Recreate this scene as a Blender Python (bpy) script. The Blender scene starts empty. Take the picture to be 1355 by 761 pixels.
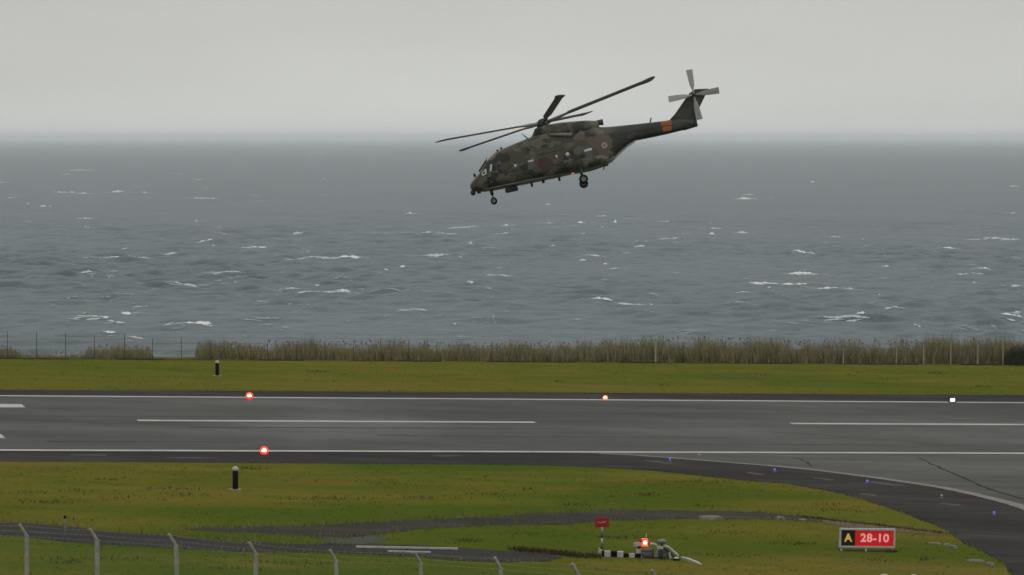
import bpy, bmesh, math, random
import numpy as np
from mathutils import Vector, Matrix, noise
random.seed(7); RNG = np.random.default_rng(7)
SC = bpy.context.scene
C = SC.collection
R = math.radians
# ------------------------------------------------------------------ camera
FPX, U0, V0, VH = 4545.0, 677.5, 380.5, 181.0      # focal length in photo pixels, centre, sea horizon row
CAMZ = 58.0
cam_d = bpy.data.cameras.new('camera'); cam = bpy.data.objects.new('camera', cam_d); C.objects.link(cam)
cam_d.sensor_width = 36.0; cam_d.lens = FPX / 1355.0 * 36.0
cam_d.clip_start = 1.0; cam_d.clip_end = 400000.0
PITCH = math.atan((V0 - VH) / FPX)
cam.location = (0, 0, CAMZ); cam.rotation_euler = (math.pi / 2 - PITCH, 0, 0)
SC.camera = cam
# ------------------------------------------------------------------ view, sky, sun
SC.view_settings.view_transform = 'Standard'; SC.view_settings.look = 'None'
SC.view_settings.exposure = 0.0; SC.view_settings.gamma = 1.0; SC.view_settings.use_curve_mapping = False
SC.cycles.max_bounces = 8; SC.cycles.volume_bounces = 3
SC.cycles.use_denoising = True
SUN_EL, SUN_ROT = R(48), R(140)
W = bpy.data.worlds.new('World'); SC.world = W; W.use_nodes = True
nt = W.node_tree; nt.nodes.clear()
def N(t, kind, **kw):
    n = t.nodes.new(kind)
    for k, v in kw.items():
        if k in n.inputs: n.inputs[k].default_value = v
        else: setattr(n, k, v)
    return n
out = N(nt, 'ShaderNodeOutputWorld'); bg = N(nt, 'ShaderNodeBackground'); bg.inputs['Strength'].default_value = 0.1
sky = N(nt, 'ShaderNodeTexSky', sky_type='NISHITA'); sky.sun_disc = False
sky.sun_elevation = SUN_EL; sky.sun_rotation = SUN_ROT; sky.air_density = 1.0; sky.dust_density = 4.0
hsv = N(nt, 'ShaderNodeHueSaturation'); hsv.inputs['Saturation'].default_value = 0.15
nt.links.new(sky.outputs[0], hsv.inputs['Color'])
tc = N(nt, 'ShaderNodeTexCoord'); sep = N(nt, 'ShaderNodeSeparateXYZ'); nt.links.new(tc.outputs['Generated'], sep.inputs[0])
ramp = N(nt, 'ShaderNodeValToRGB'); nt.links.new(sep.outputs['Z'], ramp.inputs[0])
er = ramp.color_ramp; er.elements[0].position = 0.0; er.elements[0].color = (.60, .61, .59, 1)
er.elements[1].position = 1.0; er.elements[1].color = (.97, .97, .96, 1)
for p_, c_ in ((0.012, (.59, .598, .57)), (0.045, (.52, .52, .50)), (0.15, (.58, .585, .575)), (0.4, (.81, .815, .80))):
    e_ = er.elements.new(p_); e_.color = (*c_, 1)
mp = N(nt, 'ShaderNodeMapping'); mp.inputs['Scale'].default_value = (3, 3, 14); nt.links.new(tc.outputs['Generated'], mp.inputs[0])
nz = N(nt, 'ShaderNodeTexNoise'); nz.inputs['Scale'].default_value = 1.6; nz.inputs['Detail'].default_value = 5; nt.links.new(mp.outputs[0], nz.inputs['Vector'])
mr = N(nt, 'ShaderNodeMapRange'); mr.inputs[1].default_value = .3; mr.inputs[2].default_value = .7; mr.inputs[3].default_value = 9.7; mr.inputs[4].default_value = 11.0
nt.links.new(nz.outputs[0], mr.inputs[0])
vm = N(nt, 'ShaderNodeVectorMath', operation='SCALE'); nt.links.new(ramp.outputs[0], vm.inputs[0]); nt.links.new(mr.outputs[0], vm.inputs['Scale'])
mx = N(nt, 'ShaderNodeMix', data_type='RGBA'); mx.inputs[0].default_value = 0.94
nt.links.new(hsv.outputs[0], mx.inputs[6]); nt.links.new(vm.outputs[0], mx.inputs[7])
nt.links.new(mx.outputs[2], bg.inputs['Color']); nt.links.new(bg.outputs[0], out.inputs['Surface'])
sun_d = bpy.data.lights.new('sun', 'SUN'); sun = bpy.data.objects.new('sun', sun_d); C.objects.link(sun)
sun_d.energy = 0.5; sun_d.angle = R(25); sun_d.color = (1, .97, .92)
sun.rotation_euler = Vector((-math.sin(SUN_ROT) * math.cos(SUN_EL), -math.cos(SUN_ROT) * math.cos(SUN_EL), -math.sin(SUN_EL))).to_track_quat('-Z', 'Y').to_euler()
sun.location = (0, 0, 150)
# ------------------------------------------------------------------ where a photo pixel lies
GRAD = -0.025; GZ = CAMZ - 21.3                    # the airfield falls gently to the right
def gz(x): return GZ + GRAD * x
cp, sp = math.cos(PITCH), math.sin(PITCH)
def ray(u, v):
    a = (u - U0) / FPX; b = -(v - V0) / FPX
    return Vector((a, cp + b * sp, -sp + b * cp))
def G(u, v, dz=0.0):
    d = ray(u, v); t = (GZ - CAMZ) / (d.z - GRAD * d.x)
    return Vector((d.x * t, d.y * t, gz(d.x * t) + dz))
def P(u, v, Y):
    d = ray(u, v); t = Y / d.y
    return Vector((d.x * t, Y, CAMZ + d.z * t))
# ------------------------------------------------------------------ helpers
def mesh_obj(name, me, mat=None, parent=None):
    o = bpy.data.objects.new(name, me); C.objects.link(o)
    if mat: me.materials.append(mat)
    if parent: o.parent = parent
    return o
def obj(name, bm, mat=None, parent=None, smooth=False, recalc=True):
    if recalc: bmesh.ops.recalc_face_normals(bm, faces=bm.faces)
    me = bpy.data.meshes.new(name); bm.to_mesh(me); bm.free()
    if smooth:
        for p in me.polygons: p.use_smooth = True
    return mesh_obj(name, me, mat, parent)
def raw(name, verts, faces, mat=None, parent=None):
    me = bpy.data.meshes.new(name); me.from_pydata(verts, [], faces); me.update()
    return mesh_obj(name, me, mat, parent)
def tag(o, label=None, cat=None, group=None, kind=None):
    if label: o['label'] = label
    if cat: o['category'] = cat
    if group: o['group'] = group
    if kind: o['kind'] = kind
    return o
def empty(name, loc, label, cat, group=None, rz=0.0):
    o = bpy.data.objects.new(name, None); C.objects.link(o); o.empty_display_size = .3
    o.location = loc; o.rotation_euler = (0, 0, rz)
    return tag(o, label, cat, group)
def add_box(bm, c, s, rot=None, bevel=0.0):
    r = bmesh.ops.create_cube(bm, size=1.0)
    vs = r['verts']
    M = Matrix.Translation(Vector(c)) @ (rot.to_4x4() if rot else Matrix.Identity(4)) @ Matrix.Diagonal((*s, 1))
    bmesh.ops.transform(bm, matrix=M, verts=vs)
    if bevel:
        es = {e for v in vs for e in v.link_edges}
        bmesh.ops.bevel(bm, geom=list(es), offset=bevel, segments=2, affect='EDGES')
def add_cyl(bm, a, b, r1, r2=None, n=10, caps=True):
    a = Vector(a); b = Vector(b); d = b - a
    r = bmesh.ops.create_cone(bm, cap_ends=caps, segments=n, radius1=r1, radius2=r1 if r2 is None else r2, depth=d.length)
    q = d.to_track_quat('Z', 'Y').to_matrix().to_4x4()
    bmesh.ops.transform(bm, matrix=Matrix.Translation((a + b) / 2) @ q, verts=r['verts'])
def add_sph(bm, c, s, n=12):
    r = bmesh.ops.create_uvsphere(bm, u_segments=n, v_segments=max(6, n * 2 // 3), radius=1)
    bmesh.ops.transform(bm, matrix=Matrix.Translation(Vector(c)) @ Matrix.Diagonal((*s, 1)), verts=r['verts'])
def box_obj(name, c, s, mat, parent=None, rot=None, bevel=0.0):
    bm = bmesh.new(); add_box(bm, c, s, rot, bevel); return obj(name, bm, mat, parent)
def cyl_obj(name, a, b, r1, mat, parent=None, r2=None, n=10):
    bm = bmesh.new(); add_cyl(bm, a, b, r1, r2, n); o = obj(name, bm, mat, parent)
    for p in o.data.polygons: p.use_smooth = len(p.vertices) == 4
    return o
def poly(name, pts, mat, parent=None):
    bm = bmesh.new(); f = bm.faces.new([bm.verts.new(p) for p in pts])
    bmesh.ops.triangulate(bm, faces=[f]); bm.normal_update()
    if sum(f.normal.z for f in bm.faces) < 0: bmesh.ops.reverse_faces(bm, faces=bm.faces)
    return obj(name, bm, mat, parent, recalc=False)
def ragged(pts, step=1.2, amp=.35, seed=0.0):
    out = []
    for a, b in zip(pts, pts[1:] + pts[:1]):
        d = b - a; n = max(1, min(90, int(d.length / step))); nn = Vector((-d.y, d.x, 0)).normalized()
        for i in range(n):
            p = a + d * (i / n)
            k = noise.noise(Vector((p.x * .6 + seed, p.y * .35, seed))) + .5 * noise.noise(Vector((p.x * 2.1, p.y * 1.2 + seed, 3)))
            out.append(p + nn * amp * k)
    return out
def smoothpts(pts, n=5):
    out = []; L = len(pts)
    for i in range(L - 1):
        p0 = pts[max(i - 1, 0)]; p1 = pts[i]; p2 = pts[i + 1]; p3 = pts[min(i + 2, L - 1)]
        for k in range(n):
            t = k / n
            out.append(.5 * ((2 * p1) + (p2 - p0) * t + (2 * p0 - 5 * p1 + 4 * p2 - p3) * t * t + (3 * p1 - p0 - 3 * p2 + p3) * t ** 3))
    return out + [pts[-1]]
# ------------------------------------------------------------------ materials
def M_(name, col, rough=.6, spec=.3, metal=0.0, emit=None, es=0.0):
    m = bpy.data.materials.new(name); m.use_nodes = True; b = m.node_tree.nodes['Principled BSDF']
    b.inputs['Base Color'].default_value = (*col, 1); b.inputs['Roughness'].default_value = rough
    b.inputs['Specular IOR Level'].default_value = spec; b.inputs['Metallic'].default_value = metal
    if emit: b.inputs['Emission Color'].default_value = (*emit, 1); b.inputs['Emission Strength'].default_value = es
    return m
def varied(name, stops, scale=(1, 1, 1), nscale=1.0, detail=6, rough=.8, spec=.2, bump=0.0, bscale=8.0, rough2=None, lo=.3, hi=.7, fine=.25, fscale=9.0, sq=None):
    """base colour from two octaves of object-space noise through a ramp"""
    m = M_(name, stops[0][1], rough, spec); t = m.node_tree; b = t.nodes['Principled BSDF']
    g = N(t, 'ShaderNodeNewGeometry'); mpn = N(t, 'ShaderNodeMapping'); mpn.inputs['Scale'].default_value = scale
    src = g.outputs['Position'] if sq is None else N(t, 'ShaderNodeTexCoord').outputs['Object']
    t.links.new(src, mpn.inputs[0])
    n1 = N(t, 'ShaderNodeTexNoise'); n1.inputs['Scale'].default_value = nscale; n1.inputs['Detail'].default_value = detail; n1.inputs['Roughness'].default_value = .6
    n2 = N(t, 'ShaderNodeTexNoise'); n2.inputs['Scale'].default_value = nscale * fscale; n2.inputs['Detail'].default_value = 4
    for n in (n1, n2): t.links.new(mpn.outputs[0], n.inputs['Vector'])
    mxn = N(t, 'ShaderNodeMix'); mxn.inputs[0].default_value = fine
    t.links.new(n1.outputs[0], mxn.inputs[2]); t.links.new(n2.outputs[0], mxn.inputs[3])
    r = N(t, 'ShaderNodeMapRange'); r.inputs[1].default_value = lo; r.inputs[2].default_value = hi; t.links.new(mxn.outputs[0], r.inputs[0])
    cr = N(t, 'ShaderNodeValToRGB'); t.links.new(r.outputs[0], cr.inputs[0])
    cr.color_ramp.elements[0].position = stops[0][0]; cr.color_ramp.elements[0].color = (*stops[0][1], 1)
    cr.color_ramp.elements[1].position = stops[-1][0]; cr.color_ramp.elements[1].color = (*stops[-1][1], 1)
    for p_, c_ in stops[1:-1]:
        e = cr.color_ramp.elements.new(p_); e.color = (*c_, 1)
    t.links.new(cr.outputs[0], b.inputs['Base Color'])
    if rough2 is not None:
        rr = N(t, 'ShaderNodeMapRange'); rr.inputs[3].default_value = rough; rr.inputs[4].default_value = rough2
        rr.inputs[1].default_value = .35; rr.inputs[2].default_value = .65
        t.links.new(n1.outputs[0], rr.inputs[0]); t.links.new(rr.outputs[0], b.inputs['Roughness'])
    if bump:
        bn = N(t, 'ShaderNodeTexNoise'); bn.inputs['Scale'].default_value = bscale; bn.inputs['Detail'].default_value = 5; t.links.new(src, bn.inputs['Vector'])
        bu = N(t, 'ShaderNodeBump'); bu.inputs['Strength'].default_value = bump; bu.inputs['Distance'].default_value = .1
        t.links.new(bn.outputs[0], bu.inputs['Height']); t.links.new(bu.outputs[0], b.inputs['Normal'])
    return m
MAT = {}
MAT['grass'] = varied('grass', [(0, (.062, .080, .012)), (.22, (.075, .089, .013)), (.48, (.094, .096, .015)), (.75, (.118, .099, .019)), (1, (.122, .100, .030))],
                      scale=(.35, .9, 1), nscale=.06, detail=7, rough=1, spec=.0, bump=.9, bscale=1.3, fine=.36, lo=.34, hi=.64)
MAT['blade'] = varied('grass_blades', [(0, (.038, .064, .009)), (.4, (.070, .082, .011)), (.7, (.106, .096, .017)), (1, (.14, .12, .036))],
                      scale=(.35, .9, 1), nscale=.06, detail=7, rough=.8, spec=.1, fine=.55, lo=.3, hi=.7, fscale=14)
for mm_ in ('grass', 'blade'):          # turf grows greener on the landward side of the runway
    t_ = MAT[mm_].node_tree; b_ = t_.nodes['Principled BSDF']; lk = b_.inputs['Base Color'].links[0].from_socket
    g_ = N(t_, 'ShaderNodeNewGeometry'); sx_n = N(t_, 'ShaderNodeSeparateXYZ'); t_.links.new(g_.outputs['Position'], sx_n.inputs[0])
    y_ = N(t_, 'ShaderNodeMapRange'); y_.inputs[1].default_value = 262; y_.inputs[2].default_value = 225; y_.inputs[4].default_value = .75; t_.links.new(sx_n.outputs['Y'], y_.inputs[0])
    m_ = N(t_, 'ShaderNodeMapping'); m_.inputs['Scale'].default_value = (.6, 1, 1); m_.inputs['Location'].default_value = (17, 5, 0); t_.links.new(g_.outputs['Position'], m_.inputs[0])
    n_ = N(t_, 'ShaderNodeTexNoise'); n_.inputs['Scale'].default_value = .075; n_.inputs['Detail'].default_value = 6; t_.links.new(m_.outputs[0], n_.inputs['Vector'])
    q_ = N(t_, 'ShaderNodeMapRange'); q_.inputs[1].default_value = .42; q_.inputs[2].default_value = .58; t_.links.new(n_.outputs[0], q_.inputs[0])
    f_ = N(t_, 'ShaderNodeMath', operation='MULTIPLY'); t_.links.new(y_.outputs[0], f_.inputs[0]); t_.links.new(q_.outputs[0], f_.inputs[1])
    x_ = N(t_, 'ShaderNodeMix', data_type='RGBA'); t_.links.new(f_.outputs[0], x_.inputs[0]); t_.links.new(lk, x_.inputs[6]); x_.inputs[7].default_value = (.046, .076, .009, 1); t_.links.new(x_.outputs[2], b_.inputs['Base Color'])
MAT['soil'] = varied('track', [(0, (.020, .019, .014)), (.5, (.035, .031, .025)), (1, (.060, .054, .036))], scale=(.25, 1, 1), nscale=.5, rough=.95, spec=.06, bump=.4, bscale=4)
MAT['path'] = varied('path_asphalt', [(0, (.020, .020, .019)), (.5, (.029, .028, .027)), (1, (.044, .041, .038))], scale=(.25, 1, 1), nscale=.5, rough=.95, spec=.06, bump=.3, bscale=6)
MAT['asphalt'] = varied('runway_asphalt', [(0, (.032, .0320, .029)), (.45, (.045, .045, .041)), (.7, (.050, .050, .045)), (1, (.068, .068, .062))],
                        scale=(.28, .6, 1), nscale=.13, detail=7, rough=.85, rough2=.6, spec=.13, bump=.15, bscale=7, fine=.3)
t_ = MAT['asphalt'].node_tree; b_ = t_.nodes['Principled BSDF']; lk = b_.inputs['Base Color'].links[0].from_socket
g_ = N(t_, 'ShaderNodeNewGeometry'); m_ = N(t_, 'ShaderNodeMapping'); pc = G(450, 561); m_.inputs['Location'].default_value = (-pc.x / 9.5, -pc.y / 17, 0); m_.inputs['Scale'].default_value = (1 / 9.5, 1 / 17, 0)  # pale scuffed patch, its damp sheen mixed into the asphalt colour
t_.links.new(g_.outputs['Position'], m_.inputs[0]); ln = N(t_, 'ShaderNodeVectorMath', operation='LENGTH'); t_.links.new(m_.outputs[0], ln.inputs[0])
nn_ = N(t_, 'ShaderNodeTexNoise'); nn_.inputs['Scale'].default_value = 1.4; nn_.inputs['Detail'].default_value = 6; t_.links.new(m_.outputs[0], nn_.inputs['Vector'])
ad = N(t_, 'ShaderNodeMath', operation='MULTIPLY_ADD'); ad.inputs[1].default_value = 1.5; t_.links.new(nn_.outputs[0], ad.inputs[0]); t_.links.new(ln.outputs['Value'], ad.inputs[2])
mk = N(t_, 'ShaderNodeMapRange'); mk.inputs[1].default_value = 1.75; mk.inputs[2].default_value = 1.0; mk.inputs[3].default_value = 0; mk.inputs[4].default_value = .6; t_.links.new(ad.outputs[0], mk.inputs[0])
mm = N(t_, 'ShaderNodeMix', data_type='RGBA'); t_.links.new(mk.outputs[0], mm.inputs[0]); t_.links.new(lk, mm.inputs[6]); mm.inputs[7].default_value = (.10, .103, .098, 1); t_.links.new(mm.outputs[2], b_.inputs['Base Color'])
MAT['taxi'] = varied('taxiway_asphalt', [(0, (.038, .038, .034)), (.5, (.050, .049, .044)), (1, (.062, .060, .054))],
                     scale=(.15, .5, 1), nscale=.3, detail=7, rough=.85, rough2=.6, spec=.13, bump=.15, bscale=7, fine=.3)
MAT['shoulder'] = varied('shoulder_asphalt', [(0, (.013, .013, .012)), (.4, (.022, .021, .020)), (.7, (.036, .034, .031)), (1, (.060, .056, .049))],
                         scale=(.16, .7, 1), nscale=.26, detail=8, rough=.9, spec=.05, bump=.2, bscale=6, fine=.35)
MAT['paint'] = varied('line_paint', [(0, (.15, .15, .14)), (.4, (.30, .30, .285)), (1, (.42, .42, .40))], scale=(.5, 1, 1), nscale=.9, rough=.6, spec=.3, fine=.5)
MAT['edgeline'] = varied('worn_line', [(0, (.085, .078, .068)), (.5, (.15, .135, .115)), (1, (.20, .17, .145))], scale=(.5, 1, 1), nscale=.8, rough=.7, fine=.5)
MAT['cliff'] = varied('cliff_rock', [(0, (.02, .02, .018)), (1, (.09, .08, .07))], nscale=.3, rough=.9, bump=1, bscale=.8)
MAT['concrete'] = varied('old_concrete', [(0, (.15, .15, .12)), (.5, (.25, .25, .205)), (1, (.34, .335, .28))], nscale=2.5, rough=.9, fine=.5, bump=.2, bscale=12)
MAT['white'] = varied('weathered_white', [(0, (.19, .19, .17)), (.5, (.34, .34, .31)), (1, (.46, .46, .42))], nscale=3, rough=.6, fine=.5)
MAT['greypaint'] = varied('weathered_grey', [(0, (.09, .09, .085)), (1, (.17, .17, .155))], nscale=3, rough=.7, fine=.5)
MAT['black'] = M_('black_paint', (.005, .005, .005), .9, .1)
MAT['wire'] = M_('galvanised_wire', (.16, .165, .15), .6, .4)
MAT['darkmetal'] = M_('dark_metal', (.04, .042, .04), .6, .4)
MAT['red'] = M_('sign_red', (.30, .008, .012), .5, .3, emit=(.9, .008, .012), es=.28)
MAT['dullred'] = varied('dull_red', [(0, (.20, .012, .014)), (1, (.30, .02, .022))], nscale=4, rough=.6)
MAT['sign_black'] = M_('sign_black', (.008, .008, .008), .5, .3)
MAT['yellow'] = M_('sign_yellow', (.55, .38, .05), .5, .3, emit=(.9, .55, .08), es=.28)
MAT['letter'] = M_('sign_letter', (.6, .3, .28), .5, .3, emit=(1, .35, .32), es=.38)
MAT['core'] = M_('lamp_core', (1, .9, .8), .4, .3, emit=(1, .80, .66), es=7)
MAT['core_w'] = M_('lamp_white', (1, 1, .9), .4, .3, emit=(1, .97, .80), es=1.2)
MAT['redglow'] = M_('lamp_red_glow', (.5, .02, .01), .3, .5, emit=(1, .06, .035), es=1.0)
MAT['orglow'] = M_('lamp_orange_glow', (.5, .08, .01), .3, .5, emit=(1, .20, .03), es=1.1)
MAT['blue'] = M_('lamp_blue', (.1, .1, .6), .3, .5, emit=(.13, .11, .8), es=.6)
MAT['yellowhouse'] = M_('lamp_housing', (.05, .045, .02), .5, .3)
# ------------------------------------------------------------------ terrain
KA_, KB_ = G(40, 475.2), G(1315, 483.4)
def kerb_y(x): return KA_.y + (KB_.y - KA_.y) * (max(-130, min(130, x)) - KA_.x) / (KB_.x - KA_.x)
def cliff_y(x): return kerb_y(x) + 4.0 + 1.2 * noise.noise(Vector((x * .03, 1.7, 0))) + .6 * noise.noise(Vector((x * .2, 4, 0)))
def terrain_z(x, y):
    z0 = gz(max(-300, min(300, x)))
    if y < 164:
        zb = 56.2 - .135 * y - .04 * x * max(0, 1 - abs(y - 130) / 60)
        t = max(0.0, min(1.0, (164 - y) / 30)); t = t * t * (3 - 2 * t)
        zb = max(zb, z0)
        return z0 * (1 - t) + zb * t
    c = cliff_y(x)
    if y > c:
        d = y - c
        return z0 - d * 1.25 - 1.5 * (noise.noise(Vector((x * .15, y * .15, 5))) + .5) * min(1, d / 3)
    return z0
xs = sorted(set([-900, -600, -400, -300, -200, -140] + [round(-100 + 2 * i, 2) for i in range(101)] + [140, 200, 300, 400, 600, 900]))
ys = [-300, -150, -60, -20, 0, 20, 40, 60, 80, 100] + [110 + 3 * i for i in range(19)] + [172, 200, 235, 262, 275]
rel = [-6, -2] + [i * .6 for i in range(16)] + [11, 13, 16, 20, 25, 32, 42]
tv = [(x, y, terrain_z(x, y)) for y in ys for x in xs] + [(x, kerb_y(x) + q, terrain_z(x, kerb_y(x) + q)) for q in rel for x in xs]
ys = ys + rel
nx = len(xs)
tf = [(j * nx + i, j * nx + i + 1, (j + 1) * nx + i + 1, (j + 1) * nx + i) for j in range(len(ys) - 1) for i in range(nx - 1)]
ground = raw('grass_ground', tv, tf, MAT['grass']); tag(ground, kind='structure')
ground.data.materials.append(MAT['cliff'])
for p in ground.data.polygons:
    if p.normal.z < .8 and p.center.y > 300: p.material_index = 1
# ---- paved surfaces
def ext(a, b, e0, e1):
    d = (b - a).normalized(); return a - d * e0, b + d * e1
farL = ext(G(40, 524.5), G(1315, 533.2), 160, 260)
nearL = ext(G(40, 596.5), G(1315, 600.4), 160, 260)
cen = ext(G(182, 557), G(1315, 562.4), 160, 260)
RD = (G(1315, 562.4) - G(182, 557)).normalized(); RN = Vector((-RD.y, RD.x, 0)).normalized()
shT = ext(G(40, 516), G(1315, 522.7), 160, 260)
def up(p, dz): return Vector((p.x, p.y, gz(p.x) + dz))
def upl(ps, dz): return [up(p, dz) for p in ps]
grass_edge = [G(-60, 610.5), G(40, 611), G(300, 612.5), G(500, 614), G(640, 615), G(740, 616.5), G(850, 622), G(900, 627), G(984, 636), G(1040, 640), G(1081, 647), G(1135, 659), G(1185, 676), G(1232, 692.6), G(1256, 706), G(1286, 723), G(1320, 741), G(1340, 761), G(1352, 790)]
ge_s = smoothpts(grass_edge, 5)
west = ge_s[0] - RD * 150
taxi_end = [ge_s[-1] + Vector((3, -8, 0)), ge_s[-1] + Vector((60, -12, 0)), nearL[1] + Vector((0, -30, 0))]
sh_poly = [shT[0]] + [west] + ge_s + taxi_end + [shT[1]]
sh = poly('runway_shoulder', upl(ragged(sh_poly, 1.0, .3, 2.0), .012), MAT['shoulder']); tag(sh, kind='structure')
taxi_line = [G(700, 599.4), G(815, 601.5), G(888, 606.4), G(955, 611.6), G(1060, 620.4), G(1139, 630), G(1188, 636.8), G(1243, 645), G(1287, 654), G(1332, 665), G(1355, 672), G(1420, 694)]
tl = smoothpts(taxi_line, 5)
taxi = poly('taxiway', upl([nearL[0].lerp(nearL[1], .35)] + tl + [tl[-1] + Vector((50, -8, 0)), nearL[1]], .022), MAT['taxi']); tag(taxi, kind='structure')
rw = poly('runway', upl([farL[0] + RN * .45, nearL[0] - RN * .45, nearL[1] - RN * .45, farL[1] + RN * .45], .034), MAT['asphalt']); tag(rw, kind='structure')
def strip(name, a, b, w, dz, mat, parent, wob=.03, seed=0):
    n = max(2, int((b - a).length / 1.5)); d = (b - a).normalized(); nn = Vector((-d.y, d.x, 0))
    L = []; Rr = []
    for i in range(n + 1):
        p = a.lerp(b, i / n)
        L.append(up(p + nn * (w / 2 + wob * noise.noise(Vector((i * .7, seed, 0)))), dz)); Rr.append(up(p - nn * (w / 2 + wob * noise.noise(Vector((i * .7, seed, 9)))), dz))
    vs = L + Rr; fs = [(i + n + 1, i + n + 2, i + 1, i) for i in range(n)]
    return raw(name, vs, fs, mat, parent)
strip('edge_line', farL[0], farL[1], .95, .042, MAT['paint'], rw, seed=1)
strip('edge_line', nearL[0], nearL[1], 1.0, .042, MAT['paint'], rw, seed=2)
c1 = G(182, 557); c2 = G(708, 559.4); c3 = G(1047, 561.1)
stp = (c3 - c1)
for k in (-3, -2, -1, 0, 1, 2, 3):
    a = c1 + stp * k
    strip('centreline_stripe', a, a + (c2 - c1), 1.15, .042, MAT['paint'], rw, seed=3 + k)
for (uu, vv, w_) in ((31, 537.6, 3.2), (4.5, 578, 3.0)):
    b = G(uu, vv); strip('touchdown_marking', b - RD * 22, b, w_, .042, MAT['paint'], rw, seed=20 + uu)
# faint tyre/turn-off line on the runway
fl = [G(1020, 572), G(1100, 577), G(1180, 583), G(1260, 591), G(1320, 597)]
def ribbon(name, pts, w0, w1, dz, mat, parent, amp=.04, seed=0):
    n = len(pts); L = []; Rr = []
    for i, p in enumerate(pts):
        d = (pts[min(i + 1, n - 1)] - pts[max(i - 1, 0)]).normalized(); nn = Vector((-d.y, d.x, 0)); w = (w0 + (w1 - w0) * i / (n - 1)) / 2
        L.append(up(p + nn * (w + amp * noise.noise(Vector((i * .9, seed, 0)))), dz)); Rr.append(up(p - nn * (w + amp * noise.noise(Vector((i * .9, seed, 7)))), dz))
    return raw(name, L + Rr, [(i + n, i + n + 1, i + 1, i) for i in range(n - 1)], mat, parent)
MAT['fadedline'] = M_('faded_line', (.070, .066, .056), .9, .1)
MAT['tyremark'] = M_('tyre_rubber_mark', (.034, .034, .031), .85, .1)
MAT['seal'] = M_('crack_sealant', (.031, .031, .029), .92, .05)
ribbon('faded_turn_line', smoothpts(fl, 6), .35, .35, .042, MAT['fadedline'], rw)
for k_, (u0_, v0_, u1_, v1_, w_) in enumerate(((-60, 551, 420, 552.5, .5), (250, 566, 760, 568, .7), (500, 577, 980, 580, .5), (760, 547, 1240, 549.5, .6), (60, 585, 330, 585.5, .9), (900, 588, 1300, 590, .5))):
    a_, b_ = G(u0_, v0_), G(u1_, v1_); ribbon('tyre_mark', [a_.lerp(b_, i / 30) for i in range(31)], w_, w_ * .4, .0385, MAT['tyremark'], rw, .25, 30 + k_)
ribbon('taxiway_edge_line', tl[4:], .5, 1.0, .030, MAT['edgeline'], taxi, .1, 4)
ribbon('repair_seam', smoothpts([G(1215, 606), G(1245, 620), G(1280, 635), G(1310, 648), G(1355, 661)], 6), .12, .34, .030, MAT['seal'], taxi, .2, 5)
ribbon('repair_seam', smoothpts([G(1050, 606), G(1066, 611), G(1074, 618)], 5), .16, .12, .030, MAT['seal'], taxi, .15, 6)
# pale scuffs on the shoulder
MAT['scuff'] = varied('pale_grit', [(0, (.028, .027, .025)), (1, (.060, .056, .050))], nscale=1.2, rough=.8)
for k, (u, v, w, h) in enumerate([(875, 612, 40, 2), (1000, 627, 26, 2), (1168, 640, 50, 2.5), (1150, 655, 26, 2), (120, 602.5, 60, 1.4), (590, 603.5, 40, 1.4), (1260, 668, 30, 2), (1090, 634, 30, 1.6), (250, 606, 70, 1.3)]):
    pts = []
    for i in range(22):
        t = 2 * math.pi * i / 22; q = 1 + .45 * noise.noise(Vector((math.cos(t) * 1.5 + k, math.sin(t) * 1.5, k)))
        pts.append(G(u + w / 2 * math.cos(t) * q, v + h / 2 * math.sin(t) * q + (u > 850) * .12 * w / 2 * math.cos(t), .018))
    poly('grit_patch', pts, MAT['scuff'], sh)
# ---- tracks in the grass
trackA = [G(236, 701), G(282, 698.8), G(340, 697.6), G(440, 694.5), G(551, 687.5), G(661, 683), G(772, 676.6), G(846, 675.5), G(940, 676), G(1000, 677.3), G(1051, 682), G(1108, 688.5), G(1182, 697), G(1252, 706),
          G(1250, 708), G(1180, 701), G(1110, 693), G(1040, 688), G(960, 687.5), G(920, 686.5), G(809, 689), G(746, 693.5), G(661, 695.5), G(551, 700), G(500, 707), G(455, 712), G(400, 708), G(330, 704.5)]
tA = poly('upper_dirt_track', upl(ragged(trackA, .5, .75, 5), .010), MAT['soil']); tag(tA, kind='structure')
trackB = [G(-120, 686), G(0, 691.5), G(50, 693.5), G(133, 703), G(219, 708.5), G(299, 716), G(365, 719.5), G(450, 720), G(537, 721), G(606, 725), G(677, 730), G(730, 733), G(745, 738),
          G(720, 743), G(663, 744), G(613, 742.4), G(544, 736.7), G(460, 732), G(365, 730.5), G(315, 730), G(232, 725.7), G(126, 720), G(0, 708), G(-120, 700)]
tB = poly('lower_paved_path', upl(ragged(trackB, .5, .45, 8), .016), MAT['path']); tag(tB, kind='structure')
MAT['bare'] = varied('bare_soil', [(0, (.075, .05, .025)), (1, (.13, .085, .05))], nscale=.8, rough=.95)
br = poly('bare_soil', upl(ragged([G(1085, 688), G(1130, 692.5), G(1190, 698.5), G(1250, 705), G(1252, 708.5), G(1190, 704), G(1130, 699), G(1095, 694)], .6, .3, 3), .02), MAT['bare']); tag(br, kind='structure')
MAT['damp'] = varied('damp_ground', [(0, (.034, .042, .026)), (1, (.062, .068, .046))], nscale=.8, rough=.9, spec=.1)
dp = poly('damp_ground', upl(ragged([G(410, 709), G(455, 712.5), G(500, 708), G(515, 712), G(500, 719), G(470, 722), G(430, 718)], .5, .4, 3), .013), MAT['damp']); tag(dp, kind='structure')
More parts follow.
